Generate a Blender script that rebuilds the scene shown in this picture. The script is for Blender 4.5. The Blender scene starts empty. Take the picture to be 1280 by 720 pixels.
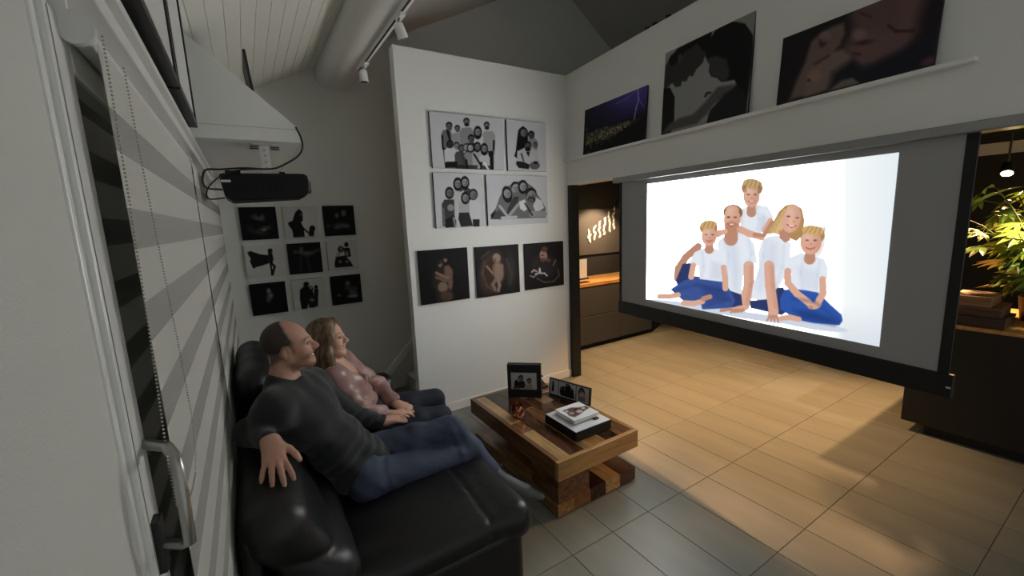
import bpy, math, random
import numpy as np
from mathutils import Vector, Matrix
random.seed(7)
rng = np.random.default_rng(11)
SC = bpy.context.scene
COL = SC.collection

# ------------------------------------------------------------------ camera
cam_d = bpy.data.cameras.new('camera')
cam_d.sensor_width = 36.0
cam_d.lens = 528.0 / 1280.0 * 36.0
cam_d.clip_start = 0.02
cam_o = bpy.data.objects.new('camera', cam_d)
COL.objects.link(cam_o)
CAM_ROT = np.array([[0.8456397, 0.1191534, -0.5202846], [-0.5322203, 0.1143876, -0.8388427], [-0.0404369, 0.9862646, 0.1601466]])
M = Matrix([[*CAM_ROT[0], 0.0], [*CAM_ROT[1], 0.0], [*CAM_ROT[2], 1.8], [0, 0, 0, 1]])
cam_o.matrix_world = M
SC.camera = cam_o

# ------------------------------------------------------------------ world, exposure
SC.view_settings.view_transform = 'Standard'
SC.view_settings.look = 'None'
SC.view_settings.gamma = 1.0
SC.view_settings.use_curve_mapping = False
SC.view_settings.exposure = 1.25
WORLD_STRENGTH = 0.14
SCREEN_STRENGTH = 0.42
SCREEN_WHITE = 14.0
w = bpy.data.worlds.new('world')
SC.world = w
w.use_nodes = True
w.node_tree.nodes['Background'].inputs[0].default_value = (0.96, 1.0, 0.97, 1)
w.node_tree.nodes['Background'].inputs[1].default_value = WORLD_STRENGTH

# ------------------------------------------------------------------ colour and materials
def lin(c):
    c = np.asarray(c, float)
    return np.where(c <= 0.04045, c / 12.92, ((c + 0.055) / 1.055) ** 2.4)

def srgb(r, g, b):
    return tuple(float(v) for v in lin(np.array([r, g, b]) / 255.0)) + (1.0,)

def mat(name, col, rough=0.6, metal=0.0, bump=0.0, bscale=60.0, var=0.0, vscale=6.0, stretch=None, spec=0.5,
        rand=0.0, emit=None, estr=0.0, coat=0.0, sheen=0.0, detail=3.0):
    m = bpy.data.materials.new(name)
    m.use_nodes = True
    nt = m.node_tree
    b = nt.nodes['Principled BSDF']
    b.inputs['Base Color'].default_value = srgb(*col)
    b.inputs['Roughness'].default_value = rough
    b.inputs['Metallic'].default_value = metal
    b.inputs['Specular IOR Level'].default_value = spec
    if coat: b.inputs['Coat Weight'].default_value = coat; b.inputs['Coat Roughness'].default_value = 0.15
    if sheen: b.inputs['Sheen Weight'].default_value = sheen
    if emit:
        b.inputs['Emission Color'].default_value = srgb(*emit)
        b.inputs['Emission Strength'].default_value = estr
    tc = None
    def coords():
        nonlocal tc
        if tc is None:
            t = nt.nodes.new('ShaderNodeTexCoord')
            mp = nt.nodes.new('ShaderNodeMapping')
            if stretch: mp.inputs['Scale'].default_value = stretch
            nt.links.new(t.outputs['Object'], mp.inputs['Vector'])
            tc = mp.outputs['Vector']
        return tc
    src = None
    if var:
        n = nt.nodes.new('ShaderNodeTexNoise'); n.inputs['Scale'].default_value = vscale
        n.inputs['Detail'].default_value = detail
        nt.links.new(coords(), n.inputs['Vector'])
        r = nt.nodes.new('ShaderNodeMapRange')
        r.inputs['From Min'].default_value = 0.3; r.inputs['From Max'].default_value = 0.7
        r.inputs['To Min'].default_value = 1.0 - var; r.inputs['To Max'].default_value = 1.0 + var
        nt.links.new(n.outputs['Fac'], r.inputs['Value'])
        src = r.outputs['Result']
    if rand:
        oi = nt.nodes.new('ShaderNodeObjectInfo')
        r = nt.nodes.new('ShaderNodeMapRange')
        r.inputs['To Min'].default_value = 1.0 - rand; r.inputs['To Max'].default_value = 1.0 + rand
        nt.links.new(oi.outputs['Random'], r.inputs['Value'])
        if src is None: src = r.outputs['Result']
        else:
            mm = nt.nodes.new('ShaderNodeMath'); mm.operation = 'MULTIPLY'
            nt.links.new(src, mm.inputs[0]); nt.links.new(r.outputs['Result'], mm.inputs[1]); src = mm.outputs[0]
    if src is not None:
        vm = nt.nodes.new('ShaderNodeVectorMath'); vm.operation = 'SCALE'
        vm.inputs[0].default_value = srgb(*col)[:3]
        nt.links.new(src, vm.inputs['Scale'])
        nt.links.new(vm.outputs[0], b.inputs['Base Color'])
    if bump:
        n = nt.nodes.new('ShaderNodeTexNoise'); n.inputs['Scale'].default_value = bscale
        n.inputs['Detail'].default_value = 4
        nt.links.new(coords(), n.inputs['Vector'])
        bp = nt.nodes.new('ShaderNodeBump'); bp.inputs['Strength'].default_value = bump
        bp.inputs['Distance'].default_value = 0.01
        nt.links.new(n.outputs['Fac'], bp.inputs['Height'])
        nt.links.new(bp.outputs['Normal'], b.inputs['Normal'])
    return m

def wood_mat(name, dark, light, rough=0.25, axis=0, scale=3.0, rand=0.25):
    m = bpy.data.materials.new(name); m.use_nodes = True
    nt = m.node_tree; b = nt.nodes['Principled BSDF']
    t = nt.nodes.new('ShaderNodeTexCoord'); mp = nt.nodes.new('ShaderNodeMapping')
    s = [14.0, 14.0, 14.0]; s[axis] = 1.6
    mp.inputs['Scale'].default_value = s
    oi = nt.nodes.new('ShaderNodeObjectInfo')
    ad = nt.nodes.new('ShaderNodeVectorMath'); ad.operation = 'ADD'
    sc = nt.nodes.new('ShaderNodeMath'); sc.operation = 'MULTIPLY'; sc.inputs[1].default_value = 37.0
    nt.links.new(oi.outputs['Random'], sc.inputs[0])
    nt.links.new(t.outputs['Object'], mp.inputs['Vector'])
    nt.links.new(mp.outputs['Vector'], ad.inputs[0]); nt.links.new(sc.outputs[0], ad.inputs[1])
    n = nt.nodes.new('ShaderNodeTexNoise'); n.inputs['Scale'].default_value = scale; n.inputs['Detail'].default_value = 6
    n.inputs['Distortion'].default_value = 0.6
    nt.links.new(ad.outputs[0], n.inputs['Vector'])
    # plank tone (random per plank) pushes the ramp
    mr = nt.nodes.new('ShaderNodeMapRange'); mr.inputs['To Min'].default_value = -rand; mr.inputs['To Max'].default_value = rand
    nt.links.new(oi.outputs['Random'], mr.inputs['Value'])
    su = nt.nodes.new('ShaderNodeMath'); su.operation = 'ADD'
    nt.links.new(n.outputs['Fac'], su.inputs[0]); nt.links.new(mr.outputs['Result'], su.inputs[1])
    r = nt.nodes.new('ShaderNodeValToRGB')
    r.color_ramp.elements[0].position = 0.3; r.color_ramp.elements[0].color = srgb(*dark)
    r.color_ramp.elements[1].position = 0.72; r.color_ramp.elements[1].color = srgb(*light)
    nt.links.new(su.outputs[0], r.inputs['Fac'])
    nt.links.new(r.outputs['Color'], b.inputs['Base Color'])
    b.inputs['Roughness'].default_value = rough
    return m

def print_mat(name, rough=0.5, emit=0.0):
    m = bpy.data.materials.new(name); m.use_nodes = True
    nt = m.node_tree; b = nt.nodes['Principled BSDF']
    a = nt.nodes.new('ShaderNodeAttribute'); a.attribute_name = 'ink'
    b.inputs['Roughness'].default_value = rough; b.inputs['Specular IOR Level'].default_value = 0.15
    if emit:
        b.inputs['Base Color'].default_value = (0.02, 0.02, 0.02, 1)
        nt.links.new(a.outputs['Color'], b.inputs['Emission Color'])
        b.inputs['Emission Strength'].default_value = emit
    else:
        nt.links.new(a.outputs['Color'], b.inputs['Base Color'])
    return m

MT = {}
MT['wall'] = mat('wall_paint', (214, 214, 208), 0.85, bump=0.10, bscale=180)
MT['wall_white'] = mat('wall_paint_white', (228, 228, 224), 0.85, bump=0.08, bscale=180)
MT['plaster'] = mat('fine_plaster', (205, 205, 199), 0.9, bump=0.25, bscale=260)
MT['ceil'] = mat('ceiling_lacquer', (224, 223, 215), 0.55, rand=0.02)
MT['pvc'] = mat('white_pvc', (225, 225, 222), 0.35)
MT['blackmetal'] = mat('black_metal', (18, 18, 19), 0.4)
MT['black'] = mat('black_matt', (12, 12, 13), 0.6)
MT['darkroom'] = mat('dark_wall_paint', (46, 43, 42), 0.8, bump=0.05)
MT['tile'] = mat('grey_floor_tile', (124, 125, 117), 0.40, var=0.11, vscale=2.6, stretch=(3.2, 0.45, 1.0), rand=0.045, bump=0.03, bscale=30, detail=6)
MT['grout'] = mat('tile_grout', (78, 76, 70), 0.9)
MT['leather'] = mat('black_leather', (17, 17, 18), 0.42, bump=0.22, bscale=26, var=0.08, vscale=5)
MT['cabinet'] = mat('charcoal_cabinet_front', (66, 66, 67), 0.5)
MT['steel'] = mat('brushed_steel', (176, 176, 172), 0.3, metal=1.0)
MT['alu'] = mat('white_aluminium', (215, 215, 212), 0.35)
MT['white'] = mat('white_lacquer', (232, 232, 229), 0.4)
MT['print'] = print_mat('printed_canvas', 0.55)
MT['gloss_print'] = print_mat('glossy_print', 0.18)
MT['canvas_dark'] = mat('canvas_edge_black', (16, 15, 15), 0.6)
MT['canvas_light'] = mat('canvas_edge_grey', (70, 70, 70), 0.6)
MT['screenfab'] = mat('screen_fabric', (158, 158, 158), 0.8)
MT['glassdark'] = mat('night_window_glass', (84, 86, 84), 0.05, spec=1.0)
MT['band'] = mat('blind_opaque_band', (222, 221, 214), 0.8, bump=0.05, bscale=300)
nt = MT['band'].node_tree; _p = nt.nodes['Principled BSDF']; _t = nt.nodes.new('ShaderNodeBsdfTranslucent'); _t.inputs[0].default_value = srgb(226, 225, 218); _m = nt.nodes.new('ShaderNodeMixShader'); _m.inputs[0].default_value = 0.35
nt.links.new(_p.outputs[0], _m.inputs[1]); nt.links.new(_t.outputs[0], _m.inputs[2]); nt.links.new(_m.outputs[0], nt.nodes['Material Output'].inputs[0])
MT['oak'] = wood_mat('oak_worktop', (168, 118, 62), (214, 168, 104), 0.35, 0, 2.0, 0.05)

# ------------------------------------------------------------------ mesh helpers
class MB:
    def __init__(s, M=None):
        s.v = []; s.f = []; s.M = M
    def add(s, vs, fs):
        o = len(s.v)
        s.v += [tuple(v) for v in vs]
        s.f += [tuple(i + o for i in f) for f in fs]
        return s
    def box(s, a, b):
        x0, y0, z0 = a; x1, y1, z1 = b
        return s.add([(x0,y0,z0),(x1,y0,z0),(x1,y1,z0),(x0,y1,z0),(x0,y0,z1),(x1,y0,z1),(x1,y1,z1),(x0,y1,z1)],
                     [(0,3,2,1),(4,5,6,7),(0,1,5,4),(1,2,6,5),(2,3,7,6),(3,0,4,7)])
    def prism(s, poly, axis, a, b):
        # poly: 2d points; extruded along axis from a to b (axis y: poly is (x,z) ; x: (y,z) ; z: (x,y))
        n = len(poly)
        def P(p, t):
            if axis == 'y': return (p[0], t, p[1])
            if axis == 'x': return (t, p[0], p[1])
            return (p[0], p[1], t)
        vs = [P(p, a) for p in poly] + [P(p, b) for p in poly]
        fs = [tuple(range(n))[::-1], tuple(range(n, 2 * n))]
        fs += [(i, (i + 1) % n, n + (i + 1) % n, n + i) for i in range(n)]
        return s.add(vs, fs)
    def tube(s, pts, r, n=8, cap=True):
        pts = [Vector(p) for p in pts]; rs = r if isinstance(r, (list, tuple)) else [r] * len(pts)
        vs = []; up = None
        for i, p in enumerate(pts):
            t = (pts[min(i + 1, len(pts) - 1)] - pts[max(i - 1, 0)]).normalized()
            if up is None:
                up = Vector((0, 0, 1)) if abs(t.z) < 0.9 else Vector((1, 0, 0))
            a = t.cross(up).normalized(); up = a.cross(t).normalized()
            for k in range(n):
                q = 2 * math.pi * k / n
                vs.append(p + (a * math.cos(q) + up * math.sin(q)) * rs[i])
        fs = []
        for i in range(len(pts) - 1):
            for k in range(n):
                fs.append((i*n+k, i*n+(k+1)%n, (i+1)*n+(k+1)%n, (i+1)*n+k))
        if cap:
            fs.append(tuple(range(n))[::-1]); fs.append(tuple(range((len(pts)-1)*n, len(pts)*n)))
        return s.add(vs, fs)
    def lathe(s, prof, c, n=24):
        vs = []
        for r, z in prof:
            for k in range(n):
                q = 2 * math.pi * k / n
                vs.append((c[0] + r * math.cos(q), c[1] + r * math.sin(q), c[2] + z))
        m = len(prof); fs = []
        for i in range(m - 1):
            for k in range(n):
                fs.append((i*n+k, i*n+(k+1)%n, (i+1)*n+(k+1)%n, (i+1)*n+k))
        fs.append(tuple(range(n))[::-1]); fs.append(tuple(range((m-1)*n, m*n)))
        return s.add(vs, fs)
    def build(s, name, m, parent=None, bevel=0.0, smooth=False, seg=2):
        me = bpy.data.meshes.new(name)
        vs = s.v
        if s.M is not None:
            vs = [tuple(s.M @ Vector(v)) for v in vs]
        me.from_pydata(vs, [], s.f); me.update()
        if m is not None: me.materials.append(m if not isinstance(m, str) else MT[m])
        if smooth:
            me.polygons.foreach_set('use_smooth', [True] * len(me.polygons))
        return link(name, me, parent, bevel, seg)

def link(name, me, parent=None, bevel=0.0, seg=2):
    o = bpy.data.objects.new(name, me)
    COL.objects.link(o)
    if parent is not None:
        o.parent = parent
        o.matrix_parent_inverse = Matrix.Translation(parent.location).inverted()
    if bevel:
        b = o.modifiers.new('bevel', 'BEVEL'); b.width = bevel; b.segments = seg; b.limit_method = 'ANGLE'
    return o

def smooth_angle(o):
    me = o.data
    me.polygons.foreach_set('use_smooth', [True] * len(me.polygons))
    try: me.set_sharp_from_angle(angle=math.radians(40))
    except Exception: pass
    return o

def tag(o, label, cat, group=None):
    o['label'] = label; o['category'] = cat
    if group: o['group'] = group
    return o

def struct(o):
    o['kind'] = 'structure'; return o

def thing(name, label, cat, loc=(0, 0, 0), group=None):
    o = bpy.data.objects.new(name, None); COL.objects.link(o)
    o.location = loc; o.empty_display_size = 0.05
    return tag(o, label, cat, group)

# screen-wall frame: local x = along the wall towards the camera, y = into the studio room, z = up
P0 = Vector((2.985, 3.60, 0.0))
UX, UY = 0.09534701, 0.9954441
SW = Matrix([[-UX, UY, 0, P0.x], [-UY, -UX, 0, P0.y], [0, 0, 1, 0], [0, 0, 0, 1]])
# ================================================================== the setting
XL = -0.20          # window wall
YB = 4.50           # gable wall
def ceil_z(x): return 3.64 + 0.49 * (x - 1.5)

# floor slab and tiles
fl = struct(MB().box((-0.6, -0.9, -0.10), (7.3, 4.9, -0.004)).build('floor', 'grout'))
tm = MB().box((0.0015, 0.0015, -0.012), (0.2985, 0.6005, 0.0))
tile0 = tm.build('floor_tile', 'tile', fl, bevel=0.0015, seg=1)
TILE_X0, TILE_Y0 = 1.891 - 0.3 * 8, 0.97 - 0.602 * 3
tiles = []
for i in range(26):
    for j in range(9):
        x, y = TILE_X0 + 0.3 * i, TILE_Y0 + 0.602 * j
        if y > 4.85 or x > 7.1: continue
        if y + 0.6 < 0 and x < 5: continue
        o = tile0 if not tiles else tile0.copy()
        if tiles: COL.objects.link(o); o.parent = fl
        o.location = (x, y, 0)
        tiles.append(o)

# window wall: masonry pier by the camera, lintel, pelmet with ledge
wl = struct(MB().box((XL - 0.25, -0.6, 0), (XL, 0.815, 2.9)).box((XL - 0.25, 0.815, 2.16), (XL, YB, 2.92))
            .box((XL - 0.25, 4.40, 0), (XL, YB, 2.16)).build('wall_left', 'plaster'))
struct(MB().box((XL, 0.20, 2.165), (-0.155, 4.49, 2.20)).box((XL, 0.2, 2.20), (-0.138, 4.49, 2.218)).build('trim_1', 'pvc', bevel=0.003))
# patio window
wn = struct(MB().box((XL - 0.09, 0.815, 0.0), (XL + 0.004, 0.835, 2.16)).box((XL - 0.09, 4.37, 0.0), (XL + 0.004, 4.40, 2.16))
            .box((XL - 0.09, 0.835, 2.12), (XL + 0.004, 4.37, 2.16)).box((XL - 0.09, 0.835, 0.0), (XL + 0.004, 4.37, 0.05))
            .build('window_1', 'pvc', bevel=0.004))
for a, b in ((0.838, 2.66), (2.66, 4.368)):
    MB().box((XL - 0.06, a, 0.052), (XL + 0.012, a + 0.085, 2.118)).box((XL - 0.06, b - 0.085, 0.052), (XL + 0.012, b, 2.118)) \
        .box((XL - 0.06, a + 0.085, 2.04), (XL + 0.012, b - 0.085, 2.118)).box((XL - 0.06, a + 0.085, 0.052), (XL + 0.012, b - 0.085, 0.14)) \
        .build('sash', 'pvc', wn, bevel=0.006)
    MB().box((XL - 0.03, a + 0.08, 0.135), (XL - 0.018, b - 0.08, 2.045)).build('pane', 'glassdark', wn)
MB().box((XL + 0.0122, 0.846, 0.06), (XL + 0.0134, 0.8475, 2.11)).build('sash_groove', mat('pvc_seal', (168, 168, 164), 0.6), wn)
hd = MB()
hd.tube([(-0.186, 0.868, 1.285), (-0.15, 0.845, 1.282), (-0.138, 0.830, 1.292), (-0.136, 0.822, 1.32), (-0.136, 0.826, 1.42),
         (-0.140, 0.840, 1.442), (-0.152, 0.868, 1.449), (-0.186, 0.905, 1.448)], 0.009, 10)
smooth_angle(hd.build('window_handle', 'steel', wn))
MB().box((-0.191, 0.852, 1.235), (-0.176, 0.885, 1.33)).build('handle_plate', 'blackmetal', wn, bevel=0.003)

# gable wall, partition, screen wall
wb = struct(MB().box((-0.45, YB, 0), (3.04, YB + 0.12, 5.2)).build('wall_back', 'wall'))
struct(MB().box((3.04, YB, 2.64), (7.2, YB + 0.12, 5.2)).build('wall_gable', 'wall'))
wp = struct(MB().box((1.19, 3.60, 0), (3.03, 3.70, 3.235)).build('wall_partition', 'wall_white', bevel=0.002))
struct(MB().box((1.19, 3.587, 0), (2.985, 3.5995, 0.085)).build('baseboard_partition', 'white', bevel=0.003))
wr = struct(MB().box((0.0, 0.0, 2.135), (4.6, 0.16, 3.235)).build('wall_right', 'wall_white')); wr.matrix_world = SW
struct(MB(SW).box((0.002, -0.045, 2.375), (3.06, -0.0005, 2.395)).build('trim_2', 'white', bevel=0.002))
struct(MB(SW).box((0.003, -0.004, 0.0), (0.058, 0.10, 2.134)).build('trim_3', 'black', bevel=0.002))

# sloping boarded ceiling
ce = struct(MB().prism([(-0.25, ceil_z(-0.25) + 0.016), (3.6, ceil_z(3.6) + 0.016), (3.6, ceil_z(3.6) + 0.12), (-0.25, ceil_z(-0.25) + 0.12)], 'y', -0.6, YB)
            .prism([(3.6, ceil_z(3.6) + 0.016), (7.2, ceil_z(3.6) - 0.68 * 3.6), (7.2, ceil_z(3.6) - 0.68 * 3.6 + 0.1), (3.6, ceil_z(3.6) + 0.12)], 'y', -0.6, YB)
            .build('ceiling', mat('ceiling_paint', (186, 185, 178), 0.8)))
BW = 0.0785
bm0 = MB().prism([(0.0006, 0.0035), (0.0035, 0.0017), (BW - 0.0035, 0.49 * BW - 0.0017), (BW - 0.0006, 0.49 * BW + 0.0035), (BW - 0.0006, 0.49 * BW + 0.014), (0.0006, 0.014)], 'y', -0.55, YB - 0.001)
b0 = None
for k in range(-2, 14):
    x = -0.113 + BW * k
    if b0 is None:
        b0 = bm0.build('ceiling_board', 'ceil', ce); o = b0
    else:
        o = b0.copy(); COL.objects.link(o); o.parent = ce
    o.location = (x, 0, ceil_z(x))

# purlin under the roof, rounded plaster
pu = struct(MB().prism([(0.74, ceil_z(0.74) + 0.01), (0.735, 3.20), (0.76, 3.13), (0.82, 3.09), (0.88, 3.08), (0.985, 3.08), (1.0, 3.09), (1.005, 3.12), (1.005, ceil_z(1.005) + 0.01)], 'y', -0.5, YB)
            .build('trim_4', 'wall_white'))
smooth_angle(pu)

# boxed corner under the roof that carries the projector
bx = struct(MB().prism([(XL, 2.235), (0.298, 2.235), (0.300, 2.250), (0.300, 2.302), (-0.19, 2.745), (XL, 2.745)], 'y', 2.50, YB - 0.001).build('trim_5', 'wall_white', bevel=0.002))
struct(MB().box((XL + 0.001, 2.496, 2.296), (0.300, 2.4995, 2.299)).build('trim_6', mat('joint_shadow_paint', (196, 196, 190), 0.8)))

# stairs beyond the partition
stair_m = mat('stair_paint', (188, 187, 180), 0.6)
st = thing('staircase', 'white staircase rising behind the partition wall', 'staircase', (1.3, 4.2, 0))
for k in range(4):
    MB().box((1.36 + 0.25 * k, 3.705, 0.0), (1.61 + 0.25 * k, 4.46, 0.17 * (k + 1) - 0.03)).build('riser', stair_m, st)
    MB().box((1.34 + 0.25 * k, 3.705, 0.17 * (k + 1) - 0.03), (1.615 + 0.25 * k, 4.46, 0.17 * (k + 1))).build('tread', 'oak' if False else stair_m, st, bevel=0.006)
MB().prism([(1.12, 0.13), (1.12, 0.22), (2.6, 1.70), (2.6, 1.61)], 'y', 4.462, 4.497).build('stringer', 'white', st)

# studio room beyond the opening
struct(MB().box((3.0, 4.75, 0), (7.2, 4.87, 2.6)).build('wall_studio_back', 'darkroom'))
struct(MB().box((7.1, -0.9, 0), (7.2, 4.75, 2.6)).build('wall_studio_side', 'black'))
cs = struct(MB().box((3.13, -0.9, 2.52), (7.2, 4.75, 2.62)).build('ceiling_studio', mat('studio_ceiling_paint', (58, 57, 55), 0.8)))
s0 = None
for k in range(20):
    x = 3.30 + 0.19 * k
    if s0 is None:
        s0 = MB().box((0, -0.85, 0), (0.075, 4.74, 0.09)).build('ceiling_slat', 'black', cs); o = s0
    else:
        o = s0.copy(); COL.objects.link(o); o.parent = cs
    o.location = (x, 0, 2.40)

# ================================================================== lamps of the studio room
warm_disc = mat('lamp_disc', (255, 226, 170), 0.4, emit=(255, 222, 160), estr=30.0)
def downlight(x, y, z, aim, power, cone, label, blend=0.5, col=(1.0, 0.56, 0.25)):
    t = thing('ceiling_spotlight', label, 'lamp', (x, y, z), 'studio ceiling spotlights')
    d = (Vector(aim) - Vector((x, y, z))).normalized()
    p = Vector((x, y, z))
    smooth_angle(MB().tube([p - d * 0.09, p - d * 0.012, p + d * 0.01], [0.035, 0.042, 0.042], 16).build('housing', 'black', t))
    smooth_angle(MB().tube([p + d * 0.0105, p + d * 0.013], [0.034, 0.034], 16).build('bulb', warm_disc, t))
    MB().tube([p - d * 0.06, (x, y, 2.405)], 0.008, 8).build('stem', 'black', t)
    l = bpy.data.lights.new('spot_beam', 'SPOT'); l.energy = power; l.spot_size = math.radians(cone); l.spot_blend = blend
    l.color = col; l.shadow_soft_size = 0.03
    o = bpy.data.objects.new('spot_beam', l); COL.objects.link(o); o.parent = t
    o.location = d * 0.02
    o.rotation_euler = d.to_track_quat('-Z', 'Y').to_euler()
downlight(4.00, 3.72, 2.20, (3.95, 3.35, 0), 110, 96, 'black ceiling spotlight over the floor beside the drawer cabinet')
downlight(3.75, 2.15, 2.20, (3.65, 2.15, 0), 110, 92, 'black ceiling spotlight over the floor behind the projection screen')
downlight(5.45, 0.87, 2.02, (4.6, 0.72, 0.9), 150, 100, 'lit black ceiling spotlight above the green plant')
downlight(4.42, 4.25, 1.95, (4.4, 4.75, 1.25), 26, 110, 'black ceiling spotlight aimed at the wall picture above the oak worktop', col=(1.0, 0.74, 0.46))
downlight(4.42, 0.10, 2.12, (4.75, 0.60, 1.30), 80, 58, 'black ceiling spotlight aimed at the plant from the front of the counter', col=(1.0, 0.80, 0.55))

# ================================================================== painted prints
class Paint:
    def __init__(s, nx, ny, quad, bg):
        s.nx, s.ny = nx, ny
        u, v = np.meshgrid(np.linspace(0, 1, nx), np.linspace(0, 1, ny))
        q = np.array(quad, float)
        A = []; B = []
        for (a, b), (x, y) in zip(((0, 0), (1, 0), (1, 1), (0, 1)), q):
            A.append([a, b, 1, 0, 0, 0, -a * x, -b * x]); B.append(x)
            A.append([0, 0, 0, a, b, 1, -a * y, -b * y]); B.append(y)
        h = np.linalg.solve(np.array(A), np.array(B))
        d = h[6] * u + h[7] * v + 1
        s.X = (h[0] * u + h[1] * v + h[2]) / d; s.Y = (h[3] * u + h[4] * v + h[5]) / d
        s.u, s.v = u, v
        s.aa = 0.7 * (np.hypot(*(q[1] - q[0])) / nx + np.hypot(*(q[3] - q[0])) / ny) / 2
        s.c = np.zeros((ny, nx, 3)) + np.array(bg, float)
        s.cov = np.ones((ny, nx)); s.boost = 0.0
    def mix(s, d, col, a=1.0, soft=None):
        w_ = soft if soft else s.aa
        k = np.clip(0.5 - d / (2 * w_), 0, 1)[..., None] * a
        s.c = s.c * (1 - k) + np.array(col, float) * k
        s.cov = s.cov * (1 - k[..., 0])
    def ell(s, cx, cy, rx, ry, col, rot=0, a=1.0, soft=None):
        t = math.radians(rot); dx, dy = s.X - cx, s.Y - cy
        p = (dx * math.cos(t) + dy * math.sin(t)) / rx; q = (-dx * math.sin(t) + dy * math.cos(t)) / ry
        k0 = np.sqrt(p * p + q * q) + 1e-9
        s.mix((k0 - 1) * min(rx, ry), col, a, soft)
    def poly(s, pts, col, a=1.0, soft=None):
        P = np.array(pts, float); d = np.full(s.X.shape, 1e18); ins = np.zeros(s.X.shape, bool)
        for i in range(len(P)):
            x0, y0 = P[i]; x1, y1 = P[(i + 1) % len(P)]
            ex, ey = x1 - x0, y1 - y0; wx, wy = s.X - x0, s.Y - y0
            t = np.clip((wx * ex + wy * ey) / (ex * ex + ey * ey + 1e-12), 0, 1)
            d = np.minimum(d, (wx - ex * t) ** 2 + (wy - ey * t) ** 2)
            cr = ((y0 > s.Y) != (y1 > s.Y)) & (s.X < (x1 - x0) * (s.Y - y0) / (y1 - y0 + 1e-12) + x0)
            ins ^= cr
        d = np.sqrt(d); s.mix(np.where(ins, -d, d), col, a, soft)
    def cap(s, x0, y0, x1, y1, r0, r1, col, a=1.0, soft=None):
        ex, ey = x1 - x0, y1 - y0; wx, wy = s.X - x0, s.Y - y0
        t = np.clip((wx * ex + wy * ey) / (ex * ex + ey * ey + 1e-12), 0, 1)
        s.mix(np.hypot(wx - ex * t, wy - ey * t) - (r0 + (r1 - r0) * t), col, a, soft)
    def path(s, pts, r, col, a=1.0, soft=None):
        for (x0, y0), (x1, y1) in zip(pts[:-1], pts[1:]): s.cap(x0, y0, x1, y1, r, r, col, a, soft)
    def head(s, x, y, r, skin, hair, long=0, beard=0, dark=None, tilt=0):
        dk = dark or tuple(0.45 * v for v in skin)
        if long: s.ell(x, y + r * 0.25 * long, r * 1.12, r * (1.25 + 0.45 * long), hair, tilt)
        s.ell(x, y - r * 0.34, r * 0.92, r * 0.98, hair, tilt)
        s.ell(x + r * 0.05, y + r * 0.18, r * 0.78, r * 1.0, skin, tilt); s.ell(x + r * 0.4, y + r * 0.3, r * 0.32, r * 0.7, dk, tilt, 0.4, r * 0.35)
        if beard: s.ell(x + r * 0.06, y + r * 0.75, r * 0.68, r * 0.5, hair, tilt)
        for q in (-0.3, 0.42): s.ell(x + r * q, y + r * 0.1, r * 0.16, r * 0.09, dk)
        s.cap(x - r * 0.2, y + r * 0.68, x + r * 0.36, y + r * 0.66, r * 0.07, r * 0.07, dk, 0.8)
    def sheet(s, name, tl, right, up, w_, h_, parent, m):
        tl, right, up = (np.array(v, float) for v in (tl, right, up))
        P = tl + right * (s.u * w_)[..., None] - up * (s.v * h_)[..., None]
        me = bpy.data.meshes.new(name)
        n = s.nx * s.ny; idx = np.arange(n).reshape(s.ny, s.nx)
        F = np.stack([idx[:-1, :-1], idx[1:, :-1], idx[1:, 1:], idx[:-1, 1:]], -1).reshape(-1, 4)
        me.vertices.add(n); me.vertices.foreach_set('co', P.reshape(-1))
        me.loops.add(F.size); me.loops.foreach_set('vertex_index', F.reshape(-1).astype(np.int32))
        me.polygons.add(len(F)); me.polygons.foreach_set('loop_start', np.arange(0, F.size, 4, dtype=np.int32))
        me.update(calc_edges=True)
        at = me.attributes.new('ink', 'FLOAT_COLOR', 'POINT')
        c = np.ones((n, 4)); c[:, :3] = lin(np.clip(s.c, 0, 255).reshape(-1, 3) / 255.0) * (1.0 + s.boost * np.clip(s.cov * 2 - 1, 0, 1).reshape(-1, 1))
        at.data.foreach_set('color', c.reshape(-1))
        me.materials.append(m)
        return link(name, me, parent)

def canvas(label, tl, right, up, w_, h_, depth, P, group=None, edge='canvas_dark', name='canvas_print', m=None, cat='picture'):
    tl, right, up = (np.array(v, float) for v in (tl, right, up))
    nrm = np.cross(right, up)
    base = tl + right * w_ / 2 - up * h_
    t = thing(name, label, cat, tuple(base), group)
    c8 = []
    for k in (0, 1):
        for a, b in ((0, 0), (1, 0), (1, 1), (0, 1)):
            c8.append(tl + right * w_ * a - up * h_ * (1 - b) - nrm * (0.001 if k else depth) )
    MB().add(c8, [(3, 2, 1, 0), (4, 5, 6, 7), (0, 1, 5, 4), (1, 2, 6, 5), (2, 3, 7, 6), (3, 0, 4, 7)]).build('stretcher', edge, t, bevel=0.0012, seg=1)
    P.sheet('print', tl, right, up, w_, h_, t, m or MT['print'])
    return t
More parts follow.
